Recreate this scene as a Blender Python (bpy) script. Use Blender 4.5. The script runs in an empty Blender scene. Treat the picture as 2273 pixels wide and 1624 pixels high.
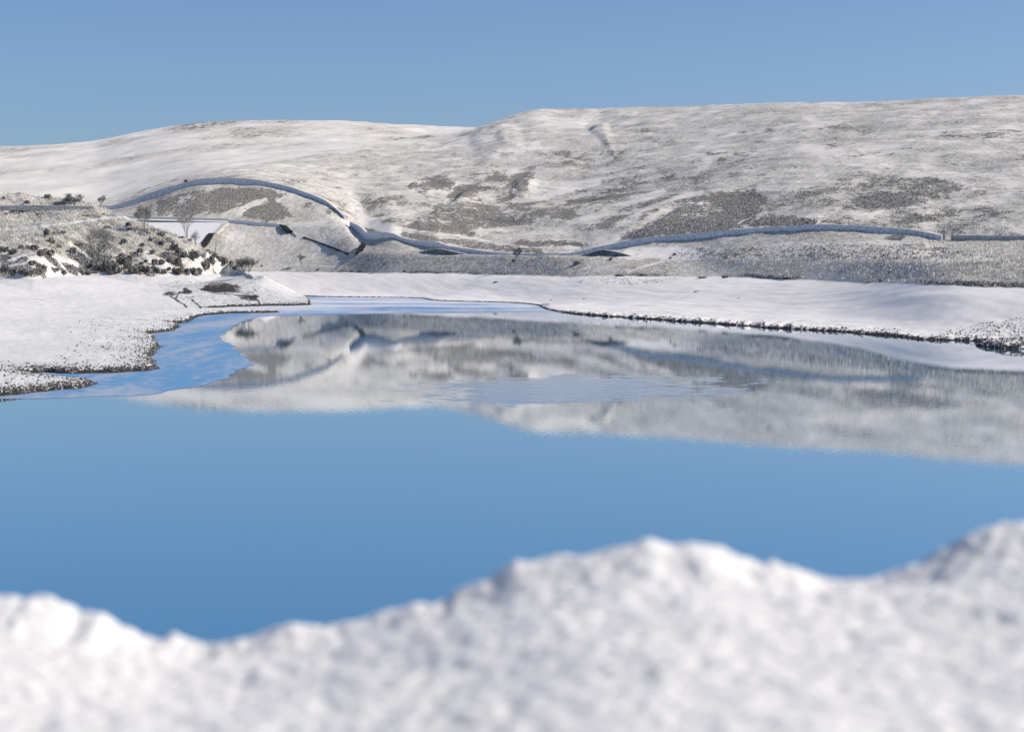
import bpy, math, random
import numpy as np

# ------------------------------------------------------------------ camera, light, exposure
F, CX, YH, CAMZ = 4241.0, 1136.5, 575.0, 10.0      # photograph measured in a 2273 x 1624 frame, water level z = 0
S = bpy.context.scene
cam_d = bpy.data.cameras.new("camera")
cam = bpy.data.objects.new("camera", cam_d)
S.collection.objects.link(cam)
cam.location = (0, 0, CAMZ)
cam.rotation_euler = (math.radians(90), 0, 0)
cam_d.sensor_width = 36.0
cam_d.lens = 36.0 * F / 2273.0
cam_d.shift_y = -(812.0 - YH) / 2273.0
cam_d.clip_start, cam_d.clip_end = 0.1, 20000
cam_d.dof.use_dof = True
cam_d.dof.focus_distance = 450
cam_d.dof.aperture_fstop = 5.6
S.camera = cam

SUN_AZ, SUN_EL = math.radians(90), math.radians(37)
world = bpy.data.worlds.new("World")
S.world = world
world.use_nodes = True
wn, wl = world.node_tree.nodes, world.node_tree.links
wn.clear()
sky = wn.new("ShaderNodeTexSky")
sky.sky_type = 'NISHITA'
sky.sun_disc = False
sky.sun_elevation = SUN_EL
sky.sun_rotation = SUN_AZ
sky.altitude = 0
sky.air_density = 0.72
sky.dust_density = 1.2
sky.ozone_density = 6.0
bg = wn.new("ShaderNodeBackground")
bg.inputs[1].default_value = 0.118
wo = wn.new("ShaderNodeOutputWorld")
wl.new(sky.outputs[0], bg.inputs[0])
wl.new(bg.outputs[0], wo.inputs[0])
sun_d = bpy.data.lights.new("sun", 'SUN')
sun_d.energy = 4.3
sun_d.angle = math.radians(0.5)
sun_d.color = (1.0, 0.895, 0.75)
sun = bpy.data.objects.new("sun", sun_d)
S.collection.objects.link(sun)
sun.rotation_euler = (math.radians(90) - SUN_EL, 0, math.pi - SUN_AZ)
S.view_settings.view_transform = 'Standard'
S.view_settings.look = 'None'
S.view_settings.gamma = 1
S.view_settings.use_curve_mapping = False
S.view_settings.exposure = 0.08
S.cycles.max_bounces = 5
S.cycles.diffuse_bounces = 3
S.cycles.glossy_bounces = 3

rng = np.random.default_rng(7)
random.seed(7)

# ------------------------------------------------------------------ small helpers
def W(X, Y, D):
    "point of the place seen at picture position X, Y when it stands D metres ahead"
    return np.array([(X - CX) * D / F, D, CAMZ - (Y - YH) * D / F])

def hash2(ix, iy, seed):
    h = (ix.astype(np.int64) * 374761393 + iy.astype(np.int64) * 668265263 + seed * 1442695041) & 0x7fffffff
    h = ((h ^ (h >> 13)) * 1274126177) & 0x7fffffff
    h = (h ^ (h >> 16)) & 0xffff
    return h / 65535.0

def vnoise(x, y, seed=0):
    x0 = np.floor(x); y0 = np.floor(y)
    fx = x - x0; fy = y - y0
    fx = fx * fx * fx * (fx * (fx * 6 - 15) + 10); fy = fy * fy * fy * (fy * (fy * 6 - 15) + 10)
    a = hash2(x0, y0, seed); b = hash2(x0 + 1, y0, seed)
    c = hash2(x0, y0 + 1, seed); d = hash2(x0 + 1, y0 + 1, seed)
    return (a * (1 - fx) + b * fx) * (1 - fy) + (c * (1 - fx) + d * fx) * fy - 0.5

def fbm(x, y, octs=4, seed=0, gain=0.5):
    s = 0; a = 1.0; f = 1.0
    for o in range(octs):
        s = s + a * vnoise(x * f + 17.3 * o, y * f + 5.1 * o, seed + o)
        a *= gain; f *= 2.03
    return s

def smooth(a, b, t):
    t = np.clip((t - a) / (b - a), 0, 1)
    return t * t * (3 - 2 * t)

def curve(pts):
    p = np.array(pts, float)
    x, y = p[:, 0], p[:, 1]
    m = np.gradient(y, x)
    for i in range(1, len(x) - 1):
        d0 = (y[i] - y[i - 1]) / (x[i] - x[i - 1]); d1 = (y[i + 1] - y[i]) / (x[i + 1] - x[i])
        m[i] = 0 if d0 * d1 <= 0 else 2 * d0 * d1 / (d0 + d1)
    def f(X):
        X = np.clip(np.asarray(X, float), x[0], x[-1])
        i = np.clip(np.searchsorted(x, X) - 1, 0, len(x) - 2)
        h = x[i + 1] - x[i]; t = (X - x[i]) / h
        return ((2 * t**3 - 3 * t**2 + 1) * y[i] + (t**3 - 2 * t**2 + t) * h * m[i]
                + (-2 * t**3 + 3 * t**2) * y[i + 1] + (t**3 - t**2) * h * m[i + 1])
    return f

def seg_dist(px, py, pts, closed=False):
    "distance to a polyline; side > 0 on its right-hand side; fraction along it"
    P = list(pts)
    if closed: P = P + [P[0]]
    best = np.full(px.shape, 1e18); side = np.zeros(px.shape); tt = np.zeros(px.shape)
    n = len(P) - 1
    for k in range(n):
        ax, ay = P[k][:2]; bx, by = P[k + 1][:2]
        dx, dy = bx - ax, by - ay
        L = dx * dx + dy * dy + 1e-12
        t = np.clip(((px - ax) * dx + (py - ay) * dy) / L, 0, 1)
        d = (px - ax - t * dx) ** 2 + (py - ay - t * dy) ** 2
        m = d < best
        best = np.where(m, d, best)
        side = np.where(m, dx * (py - ay) - dy * (px - ax), side)
        tt = np.where(m, (k + t) / n, tt)
    return np.sqrt(best), side, tt

def inside(px, py, pts):
    r = np.zeros(px.shape, bool)
    n = len(pts)
    for k in range(n):
        ax, ay = pts[k][:2]; bx, by = pts[(k + 1) % n][:2]
        if ay == by: continue
        c = ((ay > py) != (by > py)) & (px < (bx - ax) * (py - ay) / (by - ay) + ax)
        r ^= c
    return r

def poly_mask(X, Y, pts, soft):
    xs = [p[0] for p in pts]; ys = [p[1] for p in pts]
    out = np.zeros(X.shape)
    m = (X > min(xs) - soft * 2) & (X < max(xs) + soft * 2) & (Y > min(ys) - soft * 2) & (Y < max(ys) + soft * 2)
    if not m.any(): return out
    x, y = X[m], Y[m]
    d, _, _ = seg_dist(x, y, pts, True)
    d = np.where(inside(x, y, pts), d, -d)
    out[m] = smooth(-soft, soft, d)
    return out

def stroke_mask(X, Y, pts, w):
    xs = [p[0] for p in pts]; ys = [p[1] for p in pts]
    out = np.zeros(X.shape)
    m = (X > min(xs) - w * 2) & (X < max(xs) + w * 2) & (Y > min(ys) - w * 2) & (Y < max(ys) + w * 2)
    if not m.any(): return out
    d, _, _ = seg_dist(X[m], Y[m], pts)
    out[m] = 1 - smooth(w * 0.5, w * 1.3, d)
    return out

def spline(pts, step=6.0):
    p = np.array(pts, float); out = []
    n = len(p)
    for i in range(n - 1):
        p0, p1, p2, p3 = p[max(i - 1, 0)], p[i], p[i + 1], p[min(i + 2, n - 1)]
        k = max(2, int(np.hypot(*(p2 - p1)[:2]) / step))
        for j in range(k):
            t = j / k
            out.append(0.5 * (2 * p1 + (p2 - p0) * t + (2 * p0 - 5 * p1 + 4 * p2 - p3) * t * t + (3 * p1 - p0 - 3 * p2 + p3) * t**3))
    out.append(p[-1])
    return np.array(out)

def link(o, parent=None):
    S.collection.objects.link(o)
    if parent: o.parent = parent
    return o

def tag(o, label=None, cat=None, group=None, kind=None):
    if label: o["label"] = label
    if cat: o["category"] = cat
    if group: o["group"] = group
    if kind: o["kind"] = kind
    return o

def mesh_np(name, V, Fc, mat=None, smooth_sh=True, cover=None):
    "V (n,3), Fc (m,3 or 4) numpy -> mesh datablock"
    V = np.asarray(V, np.float32); Fc = np.asarray(Fc, np.int32)
    me = bpy.data.meshes.new(name)
    me.vertices.add(len(V)); me.vertices.foreach_set("co", V.ravel())
    k = Fc.shape[1]
    me.loops.add(Fc.size); me.loops.foreach_set("vertex_index", Fc.ravel())
    me.polygons.add(len(Fc))
    me.polygons.foreach_set("loop_start", np.arange(0, Fc.size, k, dtype=np.int32))
    me.polygons.foreach_set("loop_total", np.full(len(Fc), k, np.int32))
    me.polygons.foreach_set("use_smooth", np.full(len(Fc), bool(smooth_sh)))
    if cover is not None:
        a = me.attributes.new("cover", 'FLOAT_COLOR', 'POINT')
        a.data.foreach_set("color", np.asarray(cover, np.float32).ravel())
    if mat: me.materials.append(mat)
    me.update(calc_edges=True)
    return me

def new_obj(name, me, parent=None):
    return link(bpy.data.objects.new(name, me), parent)

def empty(name, loc, rz=0.0):
    o = bpy.data.objects.new(name, None)
    o.empty_display_size = 0.2
    o.location = [float(v) for v in loc]; o.rotation_euler = (0, 0, rz)
    return link(o)

class MB:
    "collects boxes, prisms and tubes for one mesh"
    def __init__(s): s.v = []; s.f = []
    def add(s, V, Fs):
        b = len(s.v); s.v += [tuple(map(float, v)) for v in V]; s.f += [tuple(i + b for i in f) for f in Fs]
    def box(s, c, d, rz=0.0):
        ca, sa = math.cos(rz), math.sin(rz); V = []
        for z in (-1, 1):
            for x, y in ((-1, -1), (1, -1), (1, 1), (-1, 1)):
                lx, ly = x * d[0] / 2, y * d[1] / 2
                V.append((c[0] + lx * ca - ly * sa, c[1] + lx * sa + ly * ca, c[2] + z * d[2] / 2))
        s.add(V, [(0, 3, 2, 1), (4, 5, 6, 7), (0, 1, 5, 4), (1, 2, 6, 5), (2, 3, 7, 6), (3, 0, 4, 7)])
    def slab(s, top, depth_vec, drop):
        "polygon top (list of points) extruded by a vector"
        n = len(top); T = [np.array(p, float) for p in top]; B = [p + np.array(drop, float) for p in T]
        s.add(T + B, [tuple(range(n)), tuple(range(2 * n - 1, n - 1, -1))] +
              [(i, i + n, (i + 1) % n + n, (i + 1) % n) for i in range(n)])
    def tube(s, a, b, ra, rb, n=3):
        a = np.array(a, float); b = np.array(b, float); d = b - a
        L = np.linalg.norm(d) + 1e-9; d /= L
        u = np.cross(d, (0.3, 0.2, 1.0)); u /= np.linalg.norm(u) + 1e-9; w = np.cross(d, u)
        V = []
        for c, r in ((a, ra), (b, rb)):
            for k in range(n):
                t = 2 * math.pi * k / n
                V.append(c + r * (math.cos(t) * u + math.sin(t) * w))
        s.add(V, [(k, (k + 1) % n, n + (k + 1) % n, n + k) for k in range(n)])
    def mesh(s, name, mat):
        me = bpy.data.meshes.new(name); me.from_pydata(s.v, [], s.f)
        if mat: me.materials.append(mat)
        me.update(); return me

# ------------------------------------------------------------------ materials
def mat_new(name):
    m = bpy.data.materials.new(name); m.use_nodes = True
    nt = m.node_tree; nt.nodes.clear()
    out = nt.nodes.new("ShaderNodeOutputMaterial")
    return m, nt, out

class NT:
    def __init__(s, nt): s.nt = nt
    def n(s, t, **kw):
        o = s.nt.nodes.new(t)
        for k, v in kw.items(): setattr(o, k, v)
        return o
    def set(s, inp, v):
        if isinstance(v, bpy.types.NodeSocket): s.nt.links.new(v, inp)
        elif isinstance(v, (tuple, list)): inp.default_value = (*v, 1.0) if len(v) == 3 and len(inp.default_value) == 4 else v
        else: inp.default_value = v
    def math(s, op, a, b=0.0, c=None, clamp=False):
        o = s.n("ShaderNodeMath", operation=op, use_clamp=clamp)
        s.set(o.inputs[0], a); s.set(o.inputs[1], b)
        if c is not None: s.set(o.inputs[2], c)
        return o.outputs[0]
    def mix(s, f, a, b):
        o = s.n("ShaderNodeMix", data_type='RGBA')
        s.set(o.inputs[0], f); s.set(o.inputs[6], a); s.set(o.inputs[7], b)
        return o.outputs[2]
    def ramp(s, v, a, b):
        o = s.n("ShaderNodeMapRange", interpolation_type='SMOOTHSTEP')
        s.set(o.inputs[0], v); s.set(o.inputs[1], a); s.set(o.inputs[2], b)
        return o.outputs[0]
    def noise(s, scale, sc=(1, 1, 1), detail=3, rough=0.55, off=(0, 0, 0), rot=0.0):
        tc = s.n("ShaderNodeTexCoord"); mp = s.n("ShaderNodeMapping")
        mp.inputs[3].default_value = sc; mp.inputs[1].default_value = off; mp.inputs[2].default_value = (0, 0, rot)
        s.nt.links.new(tc.outputs['Object'], mp.inputs[0])
        o = s.n("ShaderNodeTexNoise"); o.inputs['Scale'].default_value = scale
        o.inputs['Detail'].default_value = detail; o.inputs['Roughness'].default_value = rough
        s.nt.links.new(mp.outputs[0], o.inputs['Vector'])
        return o.outputs[0]
    def bump(s, h, strength, dist):
        o = s.n("ShaderNodeBump"); o.inputs['Strength'].default_value = strength; o.inputs['Distance'].default_value = dist
        s.nt.links.new(h, o.inputs['Height']); return o.outputs[0]
    def principled(s, col, rough=0.8, spec=0.2, normal=None):
        o = s.n("ShaderNodeBsdfPrincipled")
        s.set(o.inputs['Base Color'], col); s.set(o.inputs['Roughness'], rough)
        o.inputs['Specular IOR Level'].default_value = spec
        if normal is not None: s.nt.links.new(normal, o.inputs['Normal'])
        return o

SNOW = (0.70, 0.70, 0.70)
def terrain_material(name, fine=1.3, ys=0.30, snow=SNOW):
    m, nt, out = mat_new(name); t = NT(nt)
    at = t.n("ShaderNodeAttribute", attribute_name="cover")
    sp = t.n("ShaderNodeSeparateColor"); nt.links.new(at.outputs['Color'], sp.inputs[0])
    veg, grass, stone = sp.outputs[0], sp.outputs[1], sp.outputs[2]
    nf = t.noise(fine * 0.6, (1, ys, 1), 6, 0.72)
    nm = t.noise(fine * 0.12, (1, ys * 0.9, 1), 7, 0.68, (31, 7, 0))
    nl = t.noise(fine * 0.05, (1, ys, 1), 3, 0.55, (3, 71, 0), 0.25)
    nx = t.noise(fine * 2.2, (1, ys, 1), 3, 0.6, (11, 3, 0))
    def thr(d, n, w, k):
        a = t.math('MULTIPLY_ADD', t.math('SUBTRACT', d, 0.5), k, n)
        return t.ramp(a, 0.5 - w, 0.5 + w)
    nh = t.noise(fine * 0.55, (1, ys, 1), 3, 0.5, (77, 13, 0))
    n1 = t.math('MULTIPLY_ADD', nh, 0.75, t.math('MULTIPLY', nm, 0.25))
    n2 = t.math('MULTIPLY_ADD', nf, 0.40, t.math('MULTIPLY_ADD', nm, 0.35, t.math('MULTIPLY', nl, 0.25)))
    g = thr(grass, n2, 0.085, 0.42)
    h = t.math('MULTIPLY', thr(veg, n1, 0.06, 0.62), 0.9)
    st = thr(stone, t.math('MULTIPLY_ADD', nx, 0.6, t.math('MULTIPLY', nf, 0.4)), 0.035, 0.50)
    snowc = t.mix(t.ramp(nl, 0.35, 0.65), snow, tuple(c * 0.93 for c in snow))
    thin = t.mix(t.ramp(nl, 0.35, 0.65), (0.76, 0.73, 0.675), (0.68, 0.65, 0.60))
    snowc = t.mix(t.ramp(grass, 0.05, 0.45), snowc, thin)
    gcol = t.mix(t.ramp(nf, 0.35, 0.65), (0.60, 0.58, 0.53), (0.36, 0.345, 0.31))
    glight = t.mix(t.ramp(nf, 0.35, 0.65), (0.70, 0.675, 0.625), (0.47, 0.455, 0.42))
    gcol = t.mix(t.ramp(grass, 0.72, 0.92), glight, gcol)
    col = t.mix(g, snowc, gcol)
    hcol = t.mix(t.ramp(nx, 0.38, 0.62), (0.068, 0.064, 0.060), (0.34, 0.32, 0.295))
    col = t.mix(h, col, hcol)
    scol = t.mix(t.ramp(nx, 0.4, 0.7), (0.032, 0.030, 0.028), (0.065, 0.062, 0.057))
    col = t.mix(st, col, scol)
    hb = t.math('ADD', t.math('MULTIPLY', nf, t.math('MULTIPLY_ADD', g, 0.8, t.math('MULTIPLY_ADD', h, 1.2, 0.15))), t.math('MULTIPLY', st, 0.25))
    p = t.principled(col, 0.9, 0.1, t.bump(hb, 0.5, 0.35))
    nt.links.new(p.outputs[0], out.inputs[0])
    return m

M_hill = terrain_material("hillside_cover", 1.2, 0.32, (0.80, 0.79, 0.785))
M_far = terrain_material("far_hill_cover", 0.35, 0.25, (0.80, 0.78, 0.74))
M_head = terrain_material("headland_cover", 1.8, 0.42)

def simple_mat(name, c1, c2, scale, rough=0.85, spec=0.15, bump=0.0, snow_top=None, dist=0.1, sc=(1, 1, 1)):
    m, nt, out = mat_new(name); t = NT(nt)
    n = t.noise(scale, sc, 4, 0.6)
    col = t.mix(t.ramp(n, 0.38, 0.62), c1, c2)
    if snow_top is not None:
        ge = t.n("ShaderNodeNewGeometry"); sx = t.n("ShaderNodeSeparateXYZ")
        nt.links.new(ge.outputs['Normal'], sx.inputs[0])
        n2 = t.noise(scale * 2.1, (1, 1, 1), 3, 0.6, (9, 4, 2))
        a = t.math('ADD', sx.outputs[2], t.math('MULTIPLY', t.math('SUBTRACT', n2, 0.5), 0.9))
        col = t.mix(t.ramp(a, snow_top, snow_top + 0.12), col, SNOW)
    p = t.principled(col, rough, spec, t.bump(n, bump, dist) if bump else None)
    nt.links.new(p.outputs[0], out.inputs[0])
    return m

M_stone = simple_mat("shore_stone", (0.045, 0.043, 0.04), (0.13, 0.125, 0.115), 3.0, snow_top=0.80)
M_rock = simple_mat("rock", (0.05, 0.048, 0.045), (0.13, 0.12, 0.11), 2.0, bump=0.5, snow_top=0.62)
M_channel = simple_mat("frosted_channel_wall", (0.82, 0.84, 0.87), (0.54, 0.56, 0.59), 1.1, bump=0.6, sc=(1, 1, 1.6))
M_walldark = simple_mat("dark_concrete", (0.014, 0.015, 0.018), (0.030, 0.032, 0.036), 1.5, bump=0.3)  # near-black concrete tone shared by girder, piers, culverts, slab and drain
M_wallgrey = simple_mat("weathered_stone_wall", (0.42, 0.40, 0.37), (0.64, 0.62, 0.58), 1.8, bump=0.5)
M_concrete = simple_mat("snow_dusted_concrete", (0.80, 0.80, 0.82), (0.66, 0.66, 0.68), 0.8, bump=0.2)
M_snow = simple_mat("snow", (0.76, 0.765, 0.77), (0.71, 0.715, 0.72), 0.6, bump=0.15)
M_rail = simple_mat("frosted_metal", (0.75, 0.75, 0.75), (0.62, 0.62, 0.62), 2.0)
M_bush = simple_mat("dark_bush_leaf", (0.075, 0.073, 0.068), (0.26, 0.25, 0.235), 2.6, snow_top=0.72)
M_heather = simple_mat("heather_stem", (0.17, 0.165, 0.16), (0.50, 0.49, 0.48), 0.8, snow_top=0.35)
M_grass = simple_mat("frosted_grass_blade", (0.58, 0.555, 0.50), (0.82, 0.79, 0.72), 0.4)
M_bark = simple_mat("bare_bark", (0.15, 0.146, 0.14), (0.26, 0.255, 0.245), 2.0)
M_barkmid = simple_mat("grey_bark", (0.22, 0.215, 0.205), (0.34, 0.335, 0.32), 2.0)
M_barkpale = simple_mat("pale_bark", (0.26, 0.255, 0.24), (0.42, 0.41, 0.39), 2.0)

# water
m, nt, out = mat_new("reservoir_water"); t = NT(nt); M_water = m
at = t.n("ShaderNodeAttribute", attribute_name="cover")
sp = t.n("ShaderNodeSeparateColor"); nt.links.new(at.outputs['Color'], sp.inputs[0])
nr = t.noise(1.3, (1.0, 0.6, 1), 4, 0.6)
nb = t.math('MULTIPLY_ADD', t.noise(0.35, (1.0, 1.1, 1), 5, 0.65, (5, 2, 0)), 0.5, t.math('MULTIPLY', t.noise(0.05, (1.0, 1.0, 1), 3, 0.6, (5, 2, 0)), 0.5))
rmask = t.math('MULTIPLY', sp.outputs[0], t.ramp(t.math('ADD', nb, t.math('MULTIPLY_ADD', sp.outputs[0], 0.16, -0.13)), 0.46, 0.50))
ncalm = t.noise(4.0, (1.0, 0.30, 1), 2, 0.5, (4, 4, 0))
hh = t.math('ADD', t.math('MULTIPLY', t.math('MULTIPLY', nr, rmask), 0.075), t.math('MULTIPLY', ncalm, 0.0018))
bn = t.bump(hh, 1.0, 1.0)
lw0 = t.n("ShaderNodeLayerWeight"); lw0.inputs[0].default_value = 0.5
lwv = t.math('EXPONENT', t.math('MULTIPLY', t.math('SUBTRACT', 1.0, lw0.outputs[1]), -2.0))
gl = t.n("ShaderNodeBsdfGlossy"); gl.inputs['Roughness'].default_value = 0.004
gl.inputs['Color'].default_value = (0.97, 0.98, 1.0, 1)
nt.links.new(bn, gl.inputs['Normal'])
df = t.n("ShaderNodeBsdfDiffuse"); df.inputs[0].default_value = (0.003, 0.20, 0.34, 1)
mx = t.n("ShaderNodeMixShader")
nt.links.new(lwv, mx.inputs[0]); nt.links.new(df.outputs[0], mx.inputs[1]); nt.links.new(gl.outputs[0], mx.inputs[2])
nt.links.new(mx.outputs[0], out.inputs[0])

# thin ice, reflected sky blue put into its base colour, with wind-blown snow streaks
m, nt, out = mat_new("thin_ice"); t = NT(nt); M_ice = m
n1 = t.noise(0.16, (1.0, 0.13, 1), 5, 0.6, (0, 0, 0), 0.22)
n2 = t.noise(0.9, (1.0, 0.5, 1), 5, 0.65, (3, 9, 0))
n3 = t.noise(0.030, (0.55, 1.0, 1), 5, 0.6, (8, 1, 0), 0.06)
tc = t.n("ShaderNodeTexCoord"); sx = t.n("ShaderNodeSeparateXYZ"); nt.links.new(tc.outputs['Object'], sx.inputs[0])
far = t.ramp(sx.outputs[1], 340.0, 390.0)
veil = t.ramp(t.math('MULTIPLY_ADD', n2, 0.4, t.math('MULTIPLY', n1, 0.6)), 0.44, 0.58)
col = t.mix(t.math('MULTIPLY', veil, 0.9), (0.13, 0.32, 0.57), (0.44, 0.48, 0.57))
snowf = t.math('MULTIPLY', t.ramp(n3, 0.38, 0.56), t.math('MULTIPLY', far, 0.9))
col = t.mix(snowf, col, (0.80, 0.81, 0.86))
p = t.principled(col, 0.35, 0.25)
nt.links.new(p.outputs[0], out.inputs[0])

# near snow: granular
m, nt, out = mat_new("fresh_granular_snow"); t = NT(nt); M_near = m
n = t.noise(260, (1, 1, 1), 3, 0.7)
n2 = t.noise(8, (1, 1, 1), 3, 0.6)
col = t.mix(n2, (0.76, 0.755, 0.745), (0.73, 0.73, 0.72))
p = t.principled(col, 0.7, 0.15, t.bump(n, 0.5, 0.003))
p.inputs['Subsurface Weight'].default_value = 0.7
p.inputs['Subsurface Radius'].default_value = (1.0, 1.0, 1.0)
p.inputs['Subsurface Scale'].default_value = 0.02
nt.links.new(p.outputs[0], out.inputs[0])

# ------------------------------------------------------------------ terrain beyond the water: rows of (picture line, distance) per picture column
def D_of(Y, z): return (CAMZ - z) * F / (Y - YH)
water_Y = curve([(-500, 655), (641, 656), (701, 658.6), (932, 662), (958, 667), (1145, 673), (1190, 678), (1216, 689), (1279, 697), (1334, 702),
                 (1434, 708), (1509, 714), (1609, 720.5), (1696, 727), (1780, 732), (1870, 737), (1904, 740), (2000, 748), (2029, 753), (2155, 757), (2273, 762), (2800, 785)])
high_Y = curve([(-500, 600), (570, 600), (700, 603), (795, 605.6), (970, 608), (1170, 611), (1250, 613), (1390, 614), (1550, 616), (1818, 623), (1929, 628),
                (2029, 637), (2273, 640.6), (2800, 648)])
crest_Y = curve([(-500, 570), (570, 570), (700, 563), (800, 562), (900, 565), (1138, 566), (1250, 570), (1500, 574), (1818, 579), (2000, 581),
                 (2100, 579), (2273, 574), (2800, 565)])
crest_D = curve([(-500, 660), (570, 662), (700, 652), (760, 632), (800, 612), (850, 590), (970, 560), (1138, 522), (1250, 493), (1364, 478), (1525, 462),
                 (1650, 430), (1818, 392), (1929, 358), (2092, 305), (2273, 292), (2800, 270)])
ter_Y = curve([(-500, 500), (260, 492), (520, 492), (600, 495), (700, 502), (764, 510), (800, 540), (820, 546), (900, 552), (1000, 563), (1138, 569),
               (1250, 569), (1364, 561), (1525, 553), (1650, 546), (1818, 543), (1929, 547), (2092, 556), (2273, 552), (2800, 546)])
ter_D = curve([(-500, 705), (520, 705), (650, 695), (764, 668), (800, 640), (850, 607), (970, 573), (1138, 529), (1250, 506), (1364, 494), (1525, 476),
               (1650, 450), (1818, 416), (1929, 392), (2092, 352), (2273, 330), (2800, 300)])
wall_Y = curve([(-500, 470), (100, 470), (240, 466), (265, 461), (320, 444), (400, 418), (455, 405), (560, 407), (626, 419), (676, 433), (726, 454), (764, 484),
                (790, 510), (818, 531), (865, 526), (895, 537), (925, 545.5), (965, 547.5), (995, 556), (1045, 565), (1138, 571), (1265, 571), (1320, 562),
                (1364, 553), (1425, 541), (1487, 533), (1575, 527), (1650, 518), (1750, 511), (1818, 508), (1929, 513), (2029, 521), (2092, 532), (2273, 531), (2800, 528)])
wall_D = curve([(-500, 790), (240, 787), (455, 775), (626, 757), (726, 728), (764, 708), (790, 684), (818, 652), (925, 600), (1138, 545), (1265, 525), (1364, 512),
                (1525, 492), (1818, 442), (2092, 402), (2273, 372), (2800, 330)])
mid_Y = curve([(-500, 478), (0, 465), (210, 457), (430, 397), (560, 385), (700, 400), (820, 430), (1000, 430), (1137, 435), (1400, 425), (1818, 380), (2273, 365), (2800, 355)])
mid_D = curve([(-500, 850), (0, 870), (430, 940), (700, 960), (820, 900), (1000, 850), (1137, 820), (1400, 760), (1818, 640), (2273, 560), (2800, 480)])
ridge_pts = [(-500, 486), (0, 458), (210, 445), (430, 385), (700, 341), (900, 317), (1000, 296), (1046, 283), (1072, 274), (1100, 264), (1150, 249), (1185, 240.5), (1215, 238),
             (1300, 238), (1400, 235), (1500, 233), (1700, 225), (1900, 222), (2000, 217), (2273, 210), (2800, 203)]
ridge_Y = curve(ridge_pts)
ridge_D = curve([(-500, 860), (0, 890), (210, 930), (430, 1060), (700, 1260), (900, 1420), (1045, 1600), (1215, 1700), (1400, 1550), (1818, 1200), (2273, 930), (2800, 820)])

SCARPS = [  # picture polylines of steep banks that face down-left: (points, height in px, width in px)
    ([(1340, 548), (1365, 535), (1425, 508), (1475, 480), (1525, 451), (1575, 430), (1640, 416)], 13, 9, 110),
    ([(885, 512), (905, 497), (945, 474), (995, 452), (1045, 443)], 8, 8, 70),
    ([(978, 456), (1003, 436), (1020, 416), (1062, 402)], 9, 15, 60),
    ([(1128, 402), (1155, 383), (1190, 376)], 6, 12, 40),
    ([(1030, 298), (1084, 279), (1150, 262)], 6, 16, 60),
    ([(1090, 302), (1120, 286), (1160, 277)], 5, 12, 40),
    ([(1298, 288), (1318, 268), (1350, 257)], 6, 14, 80),
    ([(1126, 423), (1140, 408), (1160, 398)], 4, 4, 25),
    ([(905, 425), (915, 405), (950, 392)], 4, 6, 40),
    ([(1662, 503), (1690, 484), (1750, 478)], 3, 6, 30),
]

def far_height(X, D):
    "X, D 2-D arrays (rows along D)"
    x1 = X[0]
    rows = []
    Yw, Yh_ = water_Y(x1), high_Y(x1)
    Dw = D_of(Yw, 0.0); Dh = D_of(Yh_, 5.8)
    Dh = np.minimum(Dh, 640)
    def sm1(a, k):
        g = np.exp(-0.5 * (np.arange(-3 * k, 3 * k + 1) / k) ** 2); g /= g.sum()
        return np.convolve(np.pad(a, 3 * k, mode='edge'), g, 'valid')
    Dh = sm1(Dh, 24); Dwm = sm1(Dw, 45); Dw = sm1(Dw, 1)
    rows.append((Dw - 30, np.full_like(x1, -3.0)))
    rows.append((Dw - 1.0, np.full_like(x1, -0.35)))
    rows.append((Dw + 1.2, np.full_like(x1, 0.42)))
    rows.append((Dh, np.full_like(x1, 5.8)))
    prev = Dh
    for fy, fd in ((crest_Y, crest_D), (ter_Y, ter_D), (wall_Y, wall_D), (mid_Y, mid_D), (ridge_Y, ridge_D)):
        d = np.maximum(fd(x1), prev + 6); prev = d
        rows.append((d, CAMZ - (fy(x1) - YH) * d / F))
    d = prev * 1.12; rows.append((d, rows[-1][1] - 0.015 * d - 4))
    rows.append((d + 1500, rows[-1][1] - 40))
    DD = np.array([r[0] for r in rows]); ZZ = np.array([r[1] for r in rows])
    z = np.empty_like(X)
    for j in range(X.shape[1]):
        z[:, j] = np.interp(D[:, j], DD[:, j], ZZ[:, j])
    xw = (X - CX) * D / F
    sl = [((a - CX) * b / F, b) for a, b in zip(x1[::6], Dw[::6])]
    e = D - Dw[None, :]
    mb = (e > 0) & (D < Dh[None, :] + 5)
    ed, _, _ = seg_dist(xw[mb], D[mb], sl)
    e[mb] = ed
    plane = 5.8 * np.clip((D - Dwm[None, :]) / (Dh - Dwm)[None, :], 0.0, 1.0)
    lipz = 0.30 * smooth(0, 1.3, e) + 0.02 * np.maximum(e, 0)
    zb = lipz + (np.maximum(plane, 0.42) - lipz) * smooth(0, 0.85, np.maximum(e, 0) / (np.maximum(e, 0) + np.maximum(Dh[None, :] - D, 0) * 0.5 + 1e-3))
    zb = np.where(e > 0, np.minimum(zb, 5.8), z)
    z = np.where(D < Dh[None, :], zb, z)
    # soften the profile lines above the high-water mark
    zs = z.copy()
    for it, k in ((0, 3), (1, 3)):
        pad = np.pad(zs, ((k, k), (0, 0)), mode='edge')
        c = np.cumsum(np.vstack([np.zeros((1, zs.shape[1])), pad]), 0)
        zs = (c[2 * k + 1:] - c[:-2 * k - 1]) / (2 * k + 1)
    w = smooth(6.0, 30.0, D - Dh[None, :])
    # keep the crest of the bank crisp
    z = z * (1 - w) + zs * w
    return z, Dw, Dh

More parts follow.
